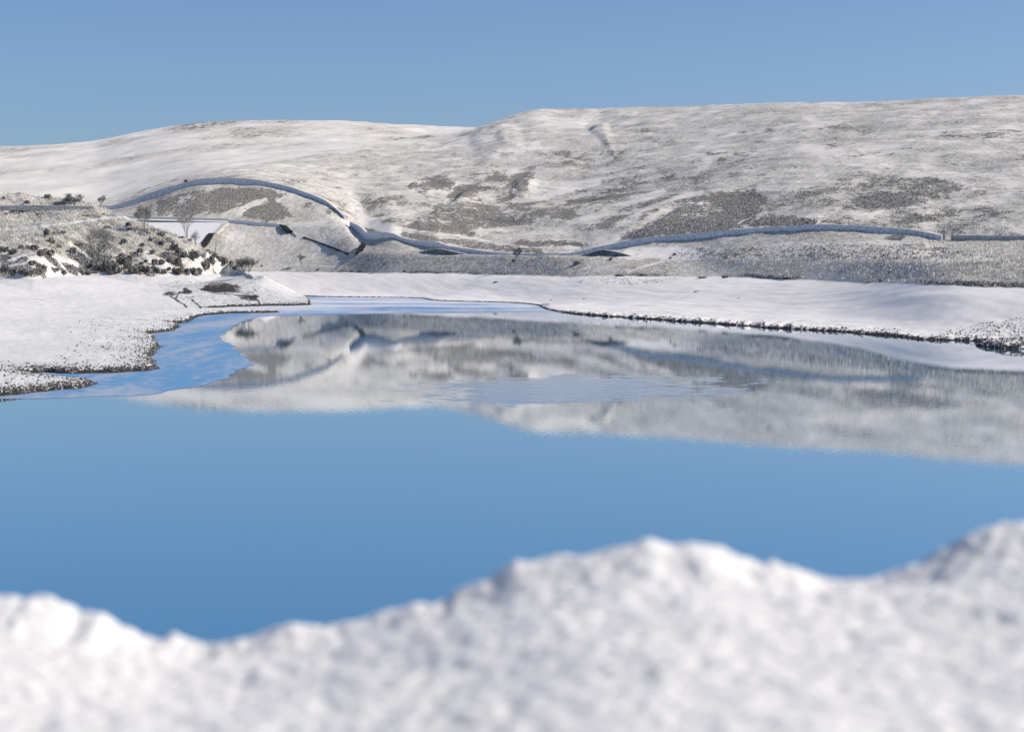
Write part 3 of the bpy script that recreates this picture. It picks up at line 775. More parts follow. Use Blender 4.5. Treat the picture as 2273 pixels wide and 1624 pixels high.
# ------------------------------------------------------------------ foreground snow and embankment
def build_snow_bank():
    prof = curve([(-9000, 1330), (-1500, 1260), (-600, 1390), (-200, 1310), (0, 1330), (27, 1326), (47, 1332), (72, 1327), (112, 1334), (150, 1350), (185, 1366), (220, 1366), (270, 1395), (300, 1401), (320, 1412), (350, 1416),
                  (380, 1414), (410, 1425), (475, 1436), (500, 1424), (568, 1408), (620, 1390), (700, 1386), (760, 1380), (820, 1372), (860, 1357), (920, 1343), (985, 1330), (1012, 1308), (1045, 1300), (1090, 1287), (1120, 1266), (1160, 1247),
                  (1225, 1240), (1300, 1229), (1360, 1212), (1442, 1197), (1500, 1207), (1560, 1207), (1610, 1220), (1660, 1240), (1730, 1250), (1790, 1275), (1850, 1296), (1890, 1287), (1940, 1275),
                  (2000, 1255), (2050, 1239), (2100, 1215), (2150, 1192), (2200, 1176), (2273, 1166), (2500, 1175), (3000, 1300), (4500, 1240), (12000, 1330)])
    dc = 1.75
    xs = np.concatenate([np.linspace(-4.2, -0.62, 160, endpoint=False), np.linspace(-0.62, 0.62, 620, endpoint=False), np.linspace(0.62, 4.2, 160)])
    ds = np.concatenate([np.linspace(0.55, 0.98, 30, endpoint=False), np.linspace(0.98, 1.95, 460, endpoint=False), np.geomspace(1.95, 34, 90)])
    x, D = np.meshgrid(xs, ds)
    X = CX + x * F / dc
    pX = CX + xs * F / dc; fine = np.arange(-9000, 12000, 12.0); pf = prof(fine); g_ = np.exp(-0.5 * (np.arange(-40, 41) / 22.0) ** 2); g_ /= g_.sum()
    psm = np.interp(pX, fine, np.convolve(np.pad(pf, 40, mode='edge'), g_, 'valid'))[None, :]
    kf = 1 - smooth(0.015, 0.13, dc - D)
    zc = -((prof(X) * kf + (psm + 8) * (1 - kf)) - YH) * dc / F
    t = np.clip((dc - D) / (dc - 0.55), 0, 1)
    z = zc * (1 - 0.75 * smooth(0, 1, t)) + (-0.325) * 0.75 * smooth(0, 1, t)
    big = fbm(x / 0.22, D / 0.22, 2, 100) * 0.010
    z += big * smooth(0, 0.25, dc - D)
    z -= 0.022 * (1 - smooth(0.0, 0.16, dc - D)) * (D < dc + 1)              # rounded shoulder towards the edge
    z += 0.022 * np.exp(-((D - dc) / 0.05) ** 2)
    crestk = np.exp(-((D - dc) / 0.07) ** 2)
    z += crestk * (fbm(x / 0.030 + 50, D / 0.05, 3, 110) * 0.006 + fbm(x / 0.09 + 5, D / 0.08, 2, 111) * 0.003)
    f = D - dc
    z -= np.where(f > 0, smooth(0, 0.35, f) * 0.34 + np.maximum(f - 0.05, 0) * 0.42, 0)
    g = 1 - smooth(2.1, 2.6, D)
    ridged = lambda a: 0.5 - 2 * np.abs(a)
    wx = x + fbm(x / 0.03, D / 0.03, 2, 108) * 0.012
    z += g * (fbm(wx / 0.040, D / 0.040, 2, 101) * 0.0026 + fbm(wx / 0.017, D / 0.017, 2, 102) * 0.0028 + fbm(wx / 0.011 + 7, D / 0.011, 2, 112) * 0.0030 + fbm(x / 0.008, D / 0.008, 2, 103) * 0.0022)
    z += (1 - g) * fbm(x / 0.6, D / 0.6, 3, 104) * 0.08
    z += CAMZ
    R, C = x.shape; idx = np.arange(R * C).reshape(R, C)
    q = np.stack([idx[:-1, :-1], idx[:-1, 1:], idx[1:, 1:], idx[1:, :-1]], -1).reshape(-1, 4)
    near = D.ravel()[q].max(1) < 2.6
    V = np.stack([x, D, z], -1).reshape(-1, 3)
    def part(name, qq, mat, label):
        u, inv = np.unique(qq, return_inverse=True)
        tag(new_obj(name, mesh_np(name, V[u], inv.reshape(-1, 4), mat, True)), label, None, None, "structure")
    part("snow_bank", q[near], M_near, "lumpy fresh snow drift right in front of the camera")
    # embankment carries on to both sides and down to the water
    xs = np.linspace(-60, 60, 121); ds = np.concatenate([[-6, -2, 0.4], np.linspace(2.5, 34, 60)])
    x, D = np.meshgrid(xs, ds)
    z = np.where(D < 1, CAMZ - 0.9, CAMZ - 0.95 - 0.42 * np.maximum(D - 2.0, 0)) + fbm(x / 2, D / 2, 3, 105) * 0.15
    R, C = x.shape; idx = np.arange(R * C).reshape(R, C)
    q2 = np.stack([idx[:-1, :-1], idx[:-1, 1:], idx[1:, 1:], idx[1:, :-1]], -1).reshape(-1, 4)
    tag(new_obj("embankment", mesh_np("embankment", np.stack([x, D, z], -1).reshape(-1, 3), q2, M_snow, True)), "snow-covered embankment dropping to the water", None, None, "structure")
build_snow_bank()

# ------------------------------------------------------------------ walls
def wall_run(name, top, Dfun, hgt, thick, mat, label, cat="wall", group=None, sink=1.5, coping=0.14, cop_mat=None, jit=0.0):
    "a wall along picture points (X, Y of its top) at distance Dfun(X): body and a coping of snow as parts"
    p = spline(top, 8.0)
    C = []
    for X, Y in p:
        D = Dfun(X) if callable(Dfun) else Dfun
        w = W(X, Y, D); C.append(w)
    C = np.array(C); C[:, 2] += (rng.random(len(C)) - 0.5) * jit
    d = np.gradient(C[:, :2], axis=0); d /= np.linalg.norm(d, axis=1)[:, None] + 1e-9
    nrm = np.stack([-d[:, 1], d[:, 0]], 1)
    if nrm[:, 1].mean() > 0: nrm = -nrm                           # towards the viewer
    root = empty(name, C[len(C) // 2] - np.array([0, 0, hgt]))
    L = np.array(root.location)
    def strip(t0, t1, z0, z1, over, nm, mt):
        V = []; Fc = []
        for c, nn in zip(C - L, nrm):
            f = np.array([nn[0], nn[1], 0])
            a = c + f * (thick / 2 + over); b = c - f * (thick / 2 + over)
            V += [a + [0, 0, z0], a + [0, 0, z1], b + [0, 0, z1], b + [0, 0, z0]]
        n = len(C)
        for i in range(n - 1):
            o = 4 * i
            for k in range(4):
                Fc.append((o + k, o + 4 + k, o + 4 + (k + 1) % 4, o + (k + 1) % 4))
        Fc.append((0, 1, 2, 3)); e = 4 * (n - 1); Fc.append((e + 3, e + 2, e + 1, e))
        new_obj(nm, mesh_np(nm, V, Fc, mt, False), root)
    strip(0, 1, -hgt - sink, -coping, 0.0, "wall_face", mat)
    if coping: strip(0, 1, -coping, 0.0, 0.03, "snow_cap", cop_mat or M_snow)
    tag(root, label, cat, group)
    return root

GW = "snow-filled catchwater channel walls"
loopD = lambda X: float(wall_D(X)) - 0.5
wall_run("channel_wall", [(228, 456), (245, 456.5), (265, 452), (290, 444), (320, 433.6), (360, 419.5), (400, 408.6), (430, 400), (455, 396.5), (490, 395), (530, 395.5), (568, 399), (600, 404.5), (626, 410), (650, 416), (676, 425), (700, 434),
          (726, 446), (745, 461), (765, 478)], loopD, 1.75, 0.7, M_channel, "long blue-shaded wall arching over the knoll behind the railed bridge", group=GW)
wall_run("channel_wall", [(177, 447), (190, 448), (205, 451)], lambda X: 740, 1.5, 0.7, M_channel, "short blue-shaded wall end showing between the bare trees on the headland", group=GW)
wall_run("channel_wall", [(778, 492), (786, 495), (799, 501), (810, 511), (820, 521)], lambda X: 684 - (X - 778) * 0.8, 1.7, 0.7, M_channel, "short lilac wall dropping steeply to meet the long valley wall", group=GW)
wall_run("channel_wall", [(811, 517), (818, 514.5), (840, 514), (865, 516), (880, 520), (895, 527), (925, 533), (965, 535), (980, 539), (995, 544.5), (1020, 549), (1045, 552.5), (1090, 558.5), (1138, 562), (1200, 562.5), (1265, 561.5), (1300, 555),
          (1320, 549.5), (1364, 541), (1425, 528), (1470, 523.5), (1525, 519), (1590, 513.5), (1650, 508), (1700, 505), (1750, 502), (1817, 498.5), (1870, 499.5), (1929, 502), (1980, 505.5), (2029, 510), (2060, 515), (2093, 522)],
         loopD, 1.45, 0.7, M_channel, "long winding blue-shaded wall along the foot of the right-hand hillside", group=GW)
M_moundshade = simple_mat("mound_side_shade", (0.10, 0.105, 0.11), (0.24, 0.25, 0.27), 0.8, bump=0.3)  # shadow on the two mound sides, put into a dark base colour
wall_run("mound", [(905, 565), (935, 558), (970, 552), (1000, 556), (1036, 564)], lambda X: float(crest_D(X)) + 6, 1.3, 0.5, M_moundshade, "low triangular mound side coloured as in shadow, snowy rim, left of the small birch", "mound", "shadow-coloured mound sides in front of the valley wall", coping=0.1)
wall_run("mound", [(1283, 569), (1310, 561), (1335, 554), (1350, 555), (1385, 562), (1414, 572)], lambda X: float(crest_D(X)) + 6, 1.5, 0.5, M_moundshade, "low triangular mound side coloured as in shadow, snowy rim, right of the small birch", "mound", "shadow-coloured mound sides in front of the valley wall", coping=0.1)
wall_run("stone_wall", [(-60, 456), (0, 456.5), (80, 455.5), (150, 457), (208, 458)], lambda X: 565.5, 1.0, 0.5, M_wallgrey, "grey stone retaining wall along the headland above the snowy path", jit=0.05, sink=0.5)
wall_run("stone_wall", [(2116, 523), (2160, 522), (2210, 523), (2273, 523.5), (2340, 524), (2420, 526)], lambda X: float(wall_D(X)) - 1.0, 0.8, 0.6, M_wallgrey, "grey frosted stone wall running out of frame from the gate post at right", coping=0.08, jit=0.06)

# gate posts
def post(X, Yb, D, h, w, label):
    r = empty("gate_post", W(X, Yb, D)); b = MB(); b.box((0, 0, h / 2 - 0.3), (w, w, h + 0.6)); new_obj("shaft", b.mesh("shaft", M_wallgrey), r)
    c = MB(); c.box((0, 0, h + 0.06), (w * 1.25, w * 1.25, 0.12)); new_obj("snow_cap", c.mesh("snow_cap", M_snow), r)
    tag(r, label, "post", "stone posts at the wall gap")
post(2095, 533, 398, 1.35, 0.45, "squat stone post closing the end of the long shaded wall")
post(2113, 533, 396, 1.55, 0.32, "slim stone post standing at the start of the right-hand wall")

# ------------------------------------------------------------------ railed bridge, spillway apron and their walls
BD = 705.0
def bridge():
    a, b_ = W(238, 486.5, BD), W(506, 493, BD)
    root = empty("footbridge", (a + b_) / 2); L = np.array(root.location)
    d = b_ - a; n = d / np.linalg.norm(d)
    k = MB(); k.slab([a - L + [0, -1.2, 0.25], b_ - L + [0, -1.2, 0.25], b_ - L + [0, 1.2, 0.25], a - L + [0, 1.2, 0.25]], None, (0, 0, -0.45)); new_obj("deck", k.mesh("deck", M_concrete), root)
    k = MB(); k.slab([a - L + [0, -1.0, -0.21], b_ - L + [0, -1.0, -0.21], b_ - L + [0, 1.0, -0.21], a - L + [0, 1.0, -0.21]], None, (0, 0, -0.30)); new_obj("girder", k.mesh("girder", M_walldark), root)
    k = MB(); k.slab([a - L + [0, -1.7, 0.02], b_ - L + [0, -1.7, 0.02], b_ - L + [0, -0.95, 0.62], a - L + [0, -0.95, 0.62]], None, (0, 0, -0.30)); new_obj("kerb", k.mesh("kerb", M_snow), root)
    k = MB(); k.slab([a - L + [0, 1.25, 1.15], b_ - L + [0, 1.25, 1.15], b_ - L + [0, 1.55, 1.15], a - L + [0, 1.55, 1.15]], None, (0, 0, -1.6)); new_obj('back_parapet', k.mesh('back_parapet', M_wallgrey), root)
    pm = None
    for sd in (-1.1, 1.1):
        for zz in (1.32, 0.85):
            k = MB(); k.tube(a - L + [0, sd, zz], b_ - L + [0, sd, zz], 0.10 if zz > 1 else 0.06, 0.10 if zz > 1 else 0.06, 4); new_obj("rail", k.mesh("rail", M_rail), root)
        npst = 22
        for i in range(npst):
            c = a - L + (b_ - a) * i / (npst - 1)
            if pm is None:
                k = MB(); k.box((0, 0, 0.7), (0.16, 0.10, 1.3)); pm = k.mesh("railing_post", M_rail)
            o = new_obj("railing_post", pm, root); o.location = tuple(map(float, c + [0, sd, 0]))
    for X in (300, 345, 400, 455):
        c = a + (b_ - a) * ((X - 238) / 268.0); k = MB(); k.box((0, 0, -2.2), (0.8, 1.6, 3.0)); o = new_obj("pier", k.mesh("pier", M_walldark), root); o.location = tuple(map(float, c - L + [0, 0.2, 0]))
    tag(root, "narrow footbridge with thin grey railings crossing above the white spillway", "footbridge")
bridge()
def slab_thing(name, pts, thick, mat, label, cat, coll=None):
    "pts: (X, Y, D) corners of the visible face"
    P = np.array([W(*p) for p in pts]); L = P.mean(0); root = empty(name, (L[0], L[1], P[:, 2].min()))
    b = MB(); nv = np.cross(P[1] - P[0], P[2] - P[0]); nv /= np.linalg.norm(nv)
    if nv[1] < 0: nv = -nv
    b.slab([p - np.array(root.location) for p in P], None, nv * thick)
    me = b.mesh(name + "_body", mat)
    new_obj("slab" if "apron" in name else "wall_face", me, root)
    tag(root, label, cat); return root
slab_thing("spillway_apron", [(262, 493, 702), (499, 494, 702), (474, 516, 689), (464, 518, 688), (444, 547, 672), (262, 548, 672)], 0.5, M_snow,
           "smooth white snow-covered spillway apron below the footbridge", "spillway")
slab_thing("wing_wall", [(499, 492, 701), (507, 492, 701), (481, 517, 688), (473, 517, 688)], 0.8, M_wallgrey, "sloping grey wing wall on the right edge of the white spillway", "wall")
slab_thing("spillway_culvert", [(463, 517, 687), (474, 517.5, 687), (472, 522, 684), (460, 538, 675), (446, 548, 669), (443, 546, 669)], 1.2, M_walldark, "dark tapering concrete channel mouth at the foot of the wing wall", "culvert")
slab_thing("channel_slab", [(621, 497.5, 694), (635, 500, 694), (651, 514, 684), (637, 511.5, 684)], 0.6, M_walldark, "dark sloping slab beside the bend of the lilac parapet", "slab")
slab_thing("abutment", [(656, 515, 681), (674, 519, 680), (674, 529, 678), (657, 524, 679)], 2.0, M_wallgrey, "square grey stone abutment where the thin dark drain begins", "abutment")
wall_run("parapet_wall", [(508, 487.5), (540, 489.5), (568, 492.3), (600, 495), (621, 497.5), (637, 511), (656, 516.5)], lambda X: float(np.interp(X, [508, 621, 656], [704, 695, 682])), 1.05, 0.5, M_concrete, "pale lilac concrete parapet wall running right from the footbridge", coping=0.12)
wall_run("drain_wall", [(674, 525), (700, 534.5), (725, 543.5), (750, 553), (773, 562)], lambda X: float(ground(FAR, X, 526 + (X - 674) * 0.375 + 1.5, 560)[1]), 0.55, 0.5, M_walldark, "thin dark drain wall slanting down the snowy slope from the abutment", "drain", coping=0.0, sink=0.6)  # low shaded wall; its shade is put into the near-black colour
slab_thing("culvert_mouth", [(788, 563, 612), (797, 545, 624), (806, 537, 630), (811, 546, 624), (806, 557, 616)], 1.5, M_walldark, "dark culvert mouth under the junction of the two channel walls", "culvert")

# ------------------------------------------------------------------ bare trees
def tree_meshes(seed, H, spread, levels=5, lean=0.0, multi=1, mat=M_bark, twig=0.012, dens=1.0):
    r = random.Random(seed)
    tr, cr = MB(), MB()
    def grow(p, d, L, rad, lev, mb):
        q = p + d * L
        segs = 2 if lev < 3 else 1
        a = p.copy()
        for s in range(segs):
            dd = d + np.array([r.uniform(-.12, .12), r.uniform(-.12, .12), r.uniform(-.02, .08)]); dd /= np.linalg.norm(dd)
            b = a + dd * L / segs; r1 = rad * (1 - 0.3 * (s + 1) / segs)
            mb.tube(a, b, rad * (1 - 0.3 * s / segs), r1, 5 if lev == 0 else 3); a = b; d = dd
        if lev >= levels: return
        n = (3 if lev < 2 else 4) if r.random() < dens else 3
        for k in range(n):
            az = r.uniform(0, 6.283); sp = r.uniform(0.30, 0.75) * spread
            u = np.cross(d, (0.1, 0.3, 1)); u /= np.linalg.norm(u) + 1e-9; w = np.cross(d, u)
            nd = d * math.cos(sp) + (u * math.cos(az) + w * math.sin(az)) * math.sin(sp) + np.array([0, 0, 0.12])
            nd /= np.linalg.norm(nd)
            st = p + (a - p) * r.uniform(0.55, 1.0) if k else a
            grow(st, nd, L * r.uniform(0.66, 0.9), max(rad * 0.58, twig), lev + 1, cr)
    for mstem in range(multi):
        az = r.uniform(0, 6.283); ln = 0.0 if multi == 1 else 0.28
        d = np.array([lean + ln * math.cos(az), ln * math.sin(az), 1.0]); d /= np.linalg.norm(d)
        grow(np.array([0.12 * mstem * math.cos(az), 0.12 * mstem * math.sin(az), -0.3]), d, H * 0.27, H * 0.017 / math.sqrt(multi) + 0.02, 0, tr)
    return tr.mesh("trunk", mat), cr.mesh("crown", mat)

def add_tree(name, G, X, Y, Hpx, seed, label, near=0, cat="tree", **kw):
    p = ground(G, X, Y, near); H = Hpx * p[1] / F
    r = empty(name, p)
    a, b = tree_meshes(seed, H, **kw)
    zmax = max(max(v.co[2] for v in b.vertices), 0.1); s = H / zmax
    for nm, me in (("trunk", a), ("crown", b)):
        o = new_obj(nm, me, r); o.scale = (s, s, s)
    tag(r, label, cat); return r
add_tree("bare_tree", HEAD, 326, 517, 68, 3, "tallest bare tree, several upright stems, standing before the footbridge", spread=0.60, levels=5, multi=4, twig=0.013, mat=M_barkmid)
add_tree("bare_tree", HEAD, 416, 528, 66, 5, "pale slender bare tree in front of the white spillway", spread=0.62, levels=4, multi=3, mat=M_barkpale, twig=0.02)
add_tree("bare_tree", HEAD, 433, 545, 34, 25, "small wispy bare tree right of the pale slender one", spread=0.8, levels=4, multi=3, mat=M_barkpale, twig=0.018)
add_tree("bare_tree", HEAD, 217, 580, 80, 8, "broad bare tree low on the headland bank with hazy grey crown", spread=0.75, levels=5, multi=3, twig=0.012, mat=M_barkmid)
add_tree("bare_tree", HEAD, 546, 615, 50, 12, "hazy rounded bare willow bush at the tip of the headland bank", spread=0.75, levels=5, multi=7, twig=0.014, mat=M_barkmid)
add_tree("bare_tree", HEAD, 222, 463, 31, 14, "small bare tree at the right end of the headland stone wall", spread=0.8, levels=4, multi=2, twig=0.025)
add_tree("bare_tree", HEAD, 155, 452, 24, 15, "small bare tree on the headland crest above the middle of the wall", spread=0.9, levels=4, multi=2, twig=0.025)
add_tree("bare_tree", HEAD, 179, 452, 22, 16, "fainter bare tree on the headland crest beside the blue wall end", spread=0.9, levels=4, multi=2, mat=M_barkpale, twig=0.02)
add_tree("birch_tree", FAR, 1145, 586, 38, 18, "small leaning birch with white trunk on the far grass bank", 350, spread=0.8, levels=5, lean=-0.08, mat=M_bark, twig=0.03)
add_tree("sapling", FAR, 670, 588, 25, 19, "small grey sapling on the far bank below the abutment", 500, spread=0.8, levels=4, multi=2, twig=0.025)
add_tree("sapling", FAR, 478, 560, 28, 20, "thin bare sapling right of the spillway culvert", 600, spread=0.3, levels=2, twig=0.03)
add_tree("sapling", FAR, 414, 409, 11, 22, "tiny dark sapling sticking up before the arching wall", 710, spread=1.0, levels=4, multi=3, twig=0.05)

# ------------------------------------------------------------------ bushes, each a thing of its own
def bush_mesh(seed, n=420):
    r = np.random.default_rng(seed)
    lobes = [(r.uniform(-.45, .45), r.uniform(-.35, .35), r.uniform(.25, .55), r.uniform(.35, .55)) for _ in range(5)]
    V = []; Fc = []
    for i in range(n):
        lx, ly, lz, lr = lobes[r.integers(5)]
        d = r.normal(size=3); d /= np.linalg.norm(d); rad = lr * r.uniform(0.55, 1.05)
        c = np.array([lx, ly, lz]) + d * rad * [1, 1, .85]
        if c[2] < -0.05: c[2] = abs(c[2]) * .5
        s = r.uniform(0.05, 0.13)
        a = r.normal(size=3); a /= np.linalg.norm(a); b = np.cross(a, d + r.normal(size=3) * .6); b /= np.linalg.norm(b) + 1e-9
        k = len(V); V += [c - a * s, c + a * s * .8 + b * s * .4, c + b * s * 1.6]; Fc.append((k, k + 1, k + 2))
    # inner mass keeps it dense
    for lx, ly, lz, lr in lobes:
        k = len(V); nseg = 6
        for iz, (zz, rr) in enumerate(((-.9, .5), (-.3, .8), (.35, .72), (.75, .35))):
            for j in range(nseg):
                t = 6.283 * j / nseg + iz; q = rr * lr * r.uniform(.6, .95)
                V.append(np.array([lx + q * math.cos(t), ly + q * math.sin(t), max(lz + zz * lr * .8, -.1)]))
        for iz in range(3):
            for j in range(nseg):
                a0, a1 = k + iz * nseg + j, k + iz * nseg + (j + 1) % nseg
                Fc.append((a0, a1, a0 + nseg)); Fc.append((a1, a1 + nseg, a0 + nseg))
    return mesh_np("dark_bush", V, Fc, M_bush, False)
BM = [bush_mesh(s) for s in range(7)]

HB = [(40, 790, 100, 70), (120, 800, 90, 60), (185, 760, 60, 50), (255, 765, 60, 50), (320, 780, 80, 70), (370, 820, 80, 70), (430, 820, 90, 80), (470, 720, 100, 70), (420, 640, 70, 80), (520, 750, 50, 40),
      (655, 800, 60, 70), (690, 740, 70, 40), (60, 960, 120, 70), (130, 980, 110, 70), (190, 990, 90, 70), (260, 1000, 100, 80), (330, 990, 110, 90), (390, 970, 90, 80), (300, 900, 80, 50), (360, 940, 90, 60),
      (480, 960, 80, 50), (560, 980, 60, 50), (720, 980, 60, 50), (785, 990, 80, 60), (840, 930, 90, 90), (900, 970, 80, 90), (960, 950, 100, 110), (1010, 980, 110, 110), (1080, 900, 100, 90), (1080, 840, 70, 60),
      (1130, 930, 80, 80), (1045, 970, 70, 60), (1160, 870, 50, 60), (1200, 985, 90, 90), (1240, 965, 80, 80), (1252, 905, 40, 40), (1310, 975, 90, 90), (1355, 965, 80, 80), (1395, 975, 60, 60), (1380, 900, 60, 60),
      (1435, 890, 60, 50), (1455, 975, 60, 50), (1350, 800, 50, 50), (1340, 690, 50, 40), (1440, 725, 80, 60), (1425, 645, 70, 45), (1110, 715, 60, 50), (1260, 735, 50, 40), (1240, 800, 50, 60), (1550, 775, 80, 80),
      (1592, 810, 70, 70), (1640, 835, 60, 70), (1710, 855, 110, 90), (1580, 905, 80, 80), (1520, 885, 50, 60), (1580, 985, 90, 80), (1650, 985, 70, 70), (1720, 990, 90, 90), (1765, 985, 80, 80), (1820, 975, 80, 100),
      (1860, 940, 80, 80), (1905, 975, 80, 60), (1960, 975, 80, 50), (2010, 975, 60, 50), (2050, 965, 50, 60), (2090, 975, 50, 60), (1840, 895, 60, 50), (1925, 905, 40, 30), (1980, 915, 40, 40), (950, 575, 50, 30),
      (1130, 560, 60, 50), (1150, 590, 50, 30), (560, 625, 60, 40), (430, 305, 60, 35), (235, 350, 60, 30), (40, 315, 40, 30), (130, 425, 80, 30), (200, 435, 60, 35), (270, 415, 80, 35), (50, 455, 50, 25), (620, 330, 80, 35),
      (680, 340, 60, 30), (1480, 820, 60, 40), (1500, 950, 40, 40), (1290, 880, 40, 40), (600, 790, 40, 30), (1610, 660, 60, 25), (1690, 690, 50, 30), (1840, 780, 40, 25), (740, 470, 30, 20), (770, 470, 30, 20), (905, 455, 40, 20)]
def bush_label(rx, ry, w):
    X, Y = rx / 4, ry / 4 + 363.6
    if (rx, ry) == (1710, 855): return "large round dark bush standing out right of centre on the headland slope"
    if (rx, ry) == (470, 720): return "large dark bush alone in the upper left of the scrub under the path"
    if (rx, ry) == (430, 305): return "round dark bush on the headland crest at the skyline"
    if (rx, ry) == (1110, 715): return "lone dark bush on pale grass right of the broad bare tree"
    if Y < 465: return "low dark bush on the crest above the stone wall"
    if Y < 483: return "dark clump against the headland stone wall's foot"
    if Y < 530 and X > 380: return "small dark bush beneath the pale slender tree"
    if Y < 530: return "small dark bush just below the snowy path"
    if X < 125 and Y > 590: return "dark bush in the tangled lower left row"
    if X < 195 and Y > 590: return "dark bush at the bank foot left of the broad tree"
    if X < 150: return "snow-dusted bush midway up the left bank"
    if X < 200: return "dark bush beside the snow gully left of the broad bare tree"
    if X < 300 and Y > 570: return "dense dark bush right of the broad tree's foot"
    if X < 380 and Y > 595: return "dark bush mid-row along the bank foot"
    if Y > 595: return "dark bush in the right part of the foot row"
    if X < 340: return "small dark bush on the bank below the tallest bare tree"
    return "dark bush on the right half of the headland slope"
def add_bush(G, X, Y, wpx, hpx, label, group, i, near=0):
    p = ground(G, X, Y, near)
    s = p[1] / F
    o = new_obj("dark_bush", BM[i % len(BM)])
    o.location = (float(p[0]), float(p[1]), float(p[2]) - 0.08)
    o.scale = (wpx * s / 1.5, wpx * s / 1.6, hpx * s / 0.98)
    o.rotation_euler = (0, 0, random.uniform(0, 6.28))
    tag(o, label, "bush", group)
from collections import defaultdict
_cl = defaultdict(list)
for i, (rx, ry, w, h) in enumerate(HB): _cl[bush_label(rx, ry, w)].append((rx, ry, i))
ORD = "leftmost,second,third,fourth,fifth,sixth,seventh,eighth,ninth,tenth,eleventh,twelfth,thirteenth,fourteenth,fifteenth,sixteenth".split(",")
HL = {}
for lb, ms in _cl.items():
    ms.sort()
    for k, (_, _, i) in enumerate(ms):
        HL[i] = lb if len(ms) == 1 else (lb + ", leftmost of them" if k == 0 else lb + ", rightmost of them" if k == len(ms) - 1 else lb + ", %s from left" % ORD[k])
for i, (rx, ry, w, h) in enumerate(HB):
    add_bush(HEAD, rx / 4, ry / 4 + 363.6, w / 4 * 1.2, h / 4 * 1.0, HL[i], "dark bushes on the headland bank", i)
FB = [(853, 589, 17, 7, "dark bush on the far grass bank below the valley wall's left bend"), (818, 579, 10, 6, "small dark bush on the far bank right of the culvert mouth"), (898, 604, 12, 6, "small dark bush on the left far shore at the turf edge"),
      (1278, 590, 20, 11, "dark brown bush on the far grass bank right of the birch"), (1357, 579, 10, 8, "small upright bush in front of the right-hand revetment"), (1375, 613, 28, 7, "low wide bush at the turf edge above the rubbly snow"),
      (1427, 613, 14, 6, "small bush at the turf edge right of the low wide one"), (1557, 618, 26, 7, "low wide bush on the turf edge near the middle of the far right beach"), (1610, 617, 17, 9, "rounded bush on the turf edge, tallest along the far right beach"),
      (1747, 619, 30, 6, "long flat bush at the turf edge below the heather hollow"), (1954, 627, 11, 8, "small upright bush on the turf edge towards the right"), (1976, 606, 10, 5, "tiny bush on the right grass bank above the turf edge"),
      (1487, 574, 9, 5, "small bush in the snowy hollow, lower of two"), (1497, 567, 10, 6, "small bush in the snowy hollow, upper of two"), (580, 592, 8, 5, "small dark bush on the far slope beyond the headland tip"), (640, 598, 14, 5, "low bush on the far turf edge left of the sapling"),
      (706, 600, 12, 5, "low bush on the far turf edge below the sapling"), (760, 603, 10, 4, "tiny bush on the far turf edge under the slanting drain"), (1138, 583, 12, 9, "dark bush close against the leaning birch"), (2096, 612, 20, 5, "low dark bush on the grass bank near the right edge")]
for i, (X, Y, w, h, lb) in enumerate(FB):
    add_bush(FAR, X, Y, w, h, lb, "bushes on the far bank", i, 230)

# ------------------------------------------------------------------ rocks at the far water's edge
def rock_mesh(seed):
    r = np.random.default_rng(seed); V = []; Fc = []
    n, m_ = 9, 6
    for i in range(m_ + 1):
        ph = math.pi * i / m_
        for j in range(n):
            t = 6.283 * j / n; q = 1 + r.uniform(-.22, .22)
            V.append((q * math.sin(ph) * math.cos(t), q * math.sin(ph) * math.sin(t), q * math.cos(ph) * .8))
    for i in range(m_):
        for j in range(n):
            a = i * n + j; b = i * n + (j + 1) % n; Fc.append((a, a + n, b + n, b))
    return mesh_np("rock", V, Fc, M_rock, False)
RM = [rock_mesh(s) for s in range(3)]
for i, (X, Y, w, h, lb) in enumerate([(1340, 703.5, 13, 8, "dark wet rock at the water's edge, left one of the leaning pair"), (1350, 700, 14, 5, "snow-topped slab rock leaning right at the far water's edge"),
                                      (1696, 727.5, 13, 6, "low dark rock on the right shoreline, left of the snow-capped one"), (1711, 726, 13, 9, "dark snow-capped rock jutting up on the right shoreline"),
                                      (1297, 664, 6, 3.5, "small white rock alone on the smooth far beach"), (1223, 667, 5, 3, "tiny white rock on the far beach nearest the ice"), (1546, 648, 14, 4, "cluster-like low rock in the middle of the right beach"),
                                      (1101, 627, 13, 4, "flat snow-covered rock on the far left beach under the turf"), (1640, 663, 8, 3.5, "small pale rock on the right beach between turf and shoreline"), (1915, 742, 12, 6, "snow-crusted rock where the right shoreline steps out")]):
    p = ground(FAR, X, Y, 215); s = p[1] / F
    o = new_obj("rock", RM[i % 3]); o.location = tuple(map(float, p + [0, 0, 0.05])); o.scale = (w * s / 2, w * s / 2.4, h * s / 1.6); o.rotation_euler = (random.uniform(-.2, .2), random.uniform(-.3, .3), random.uniform(0, 6.28))
    tag(o, lb, "rock", "rocks along the far shore")

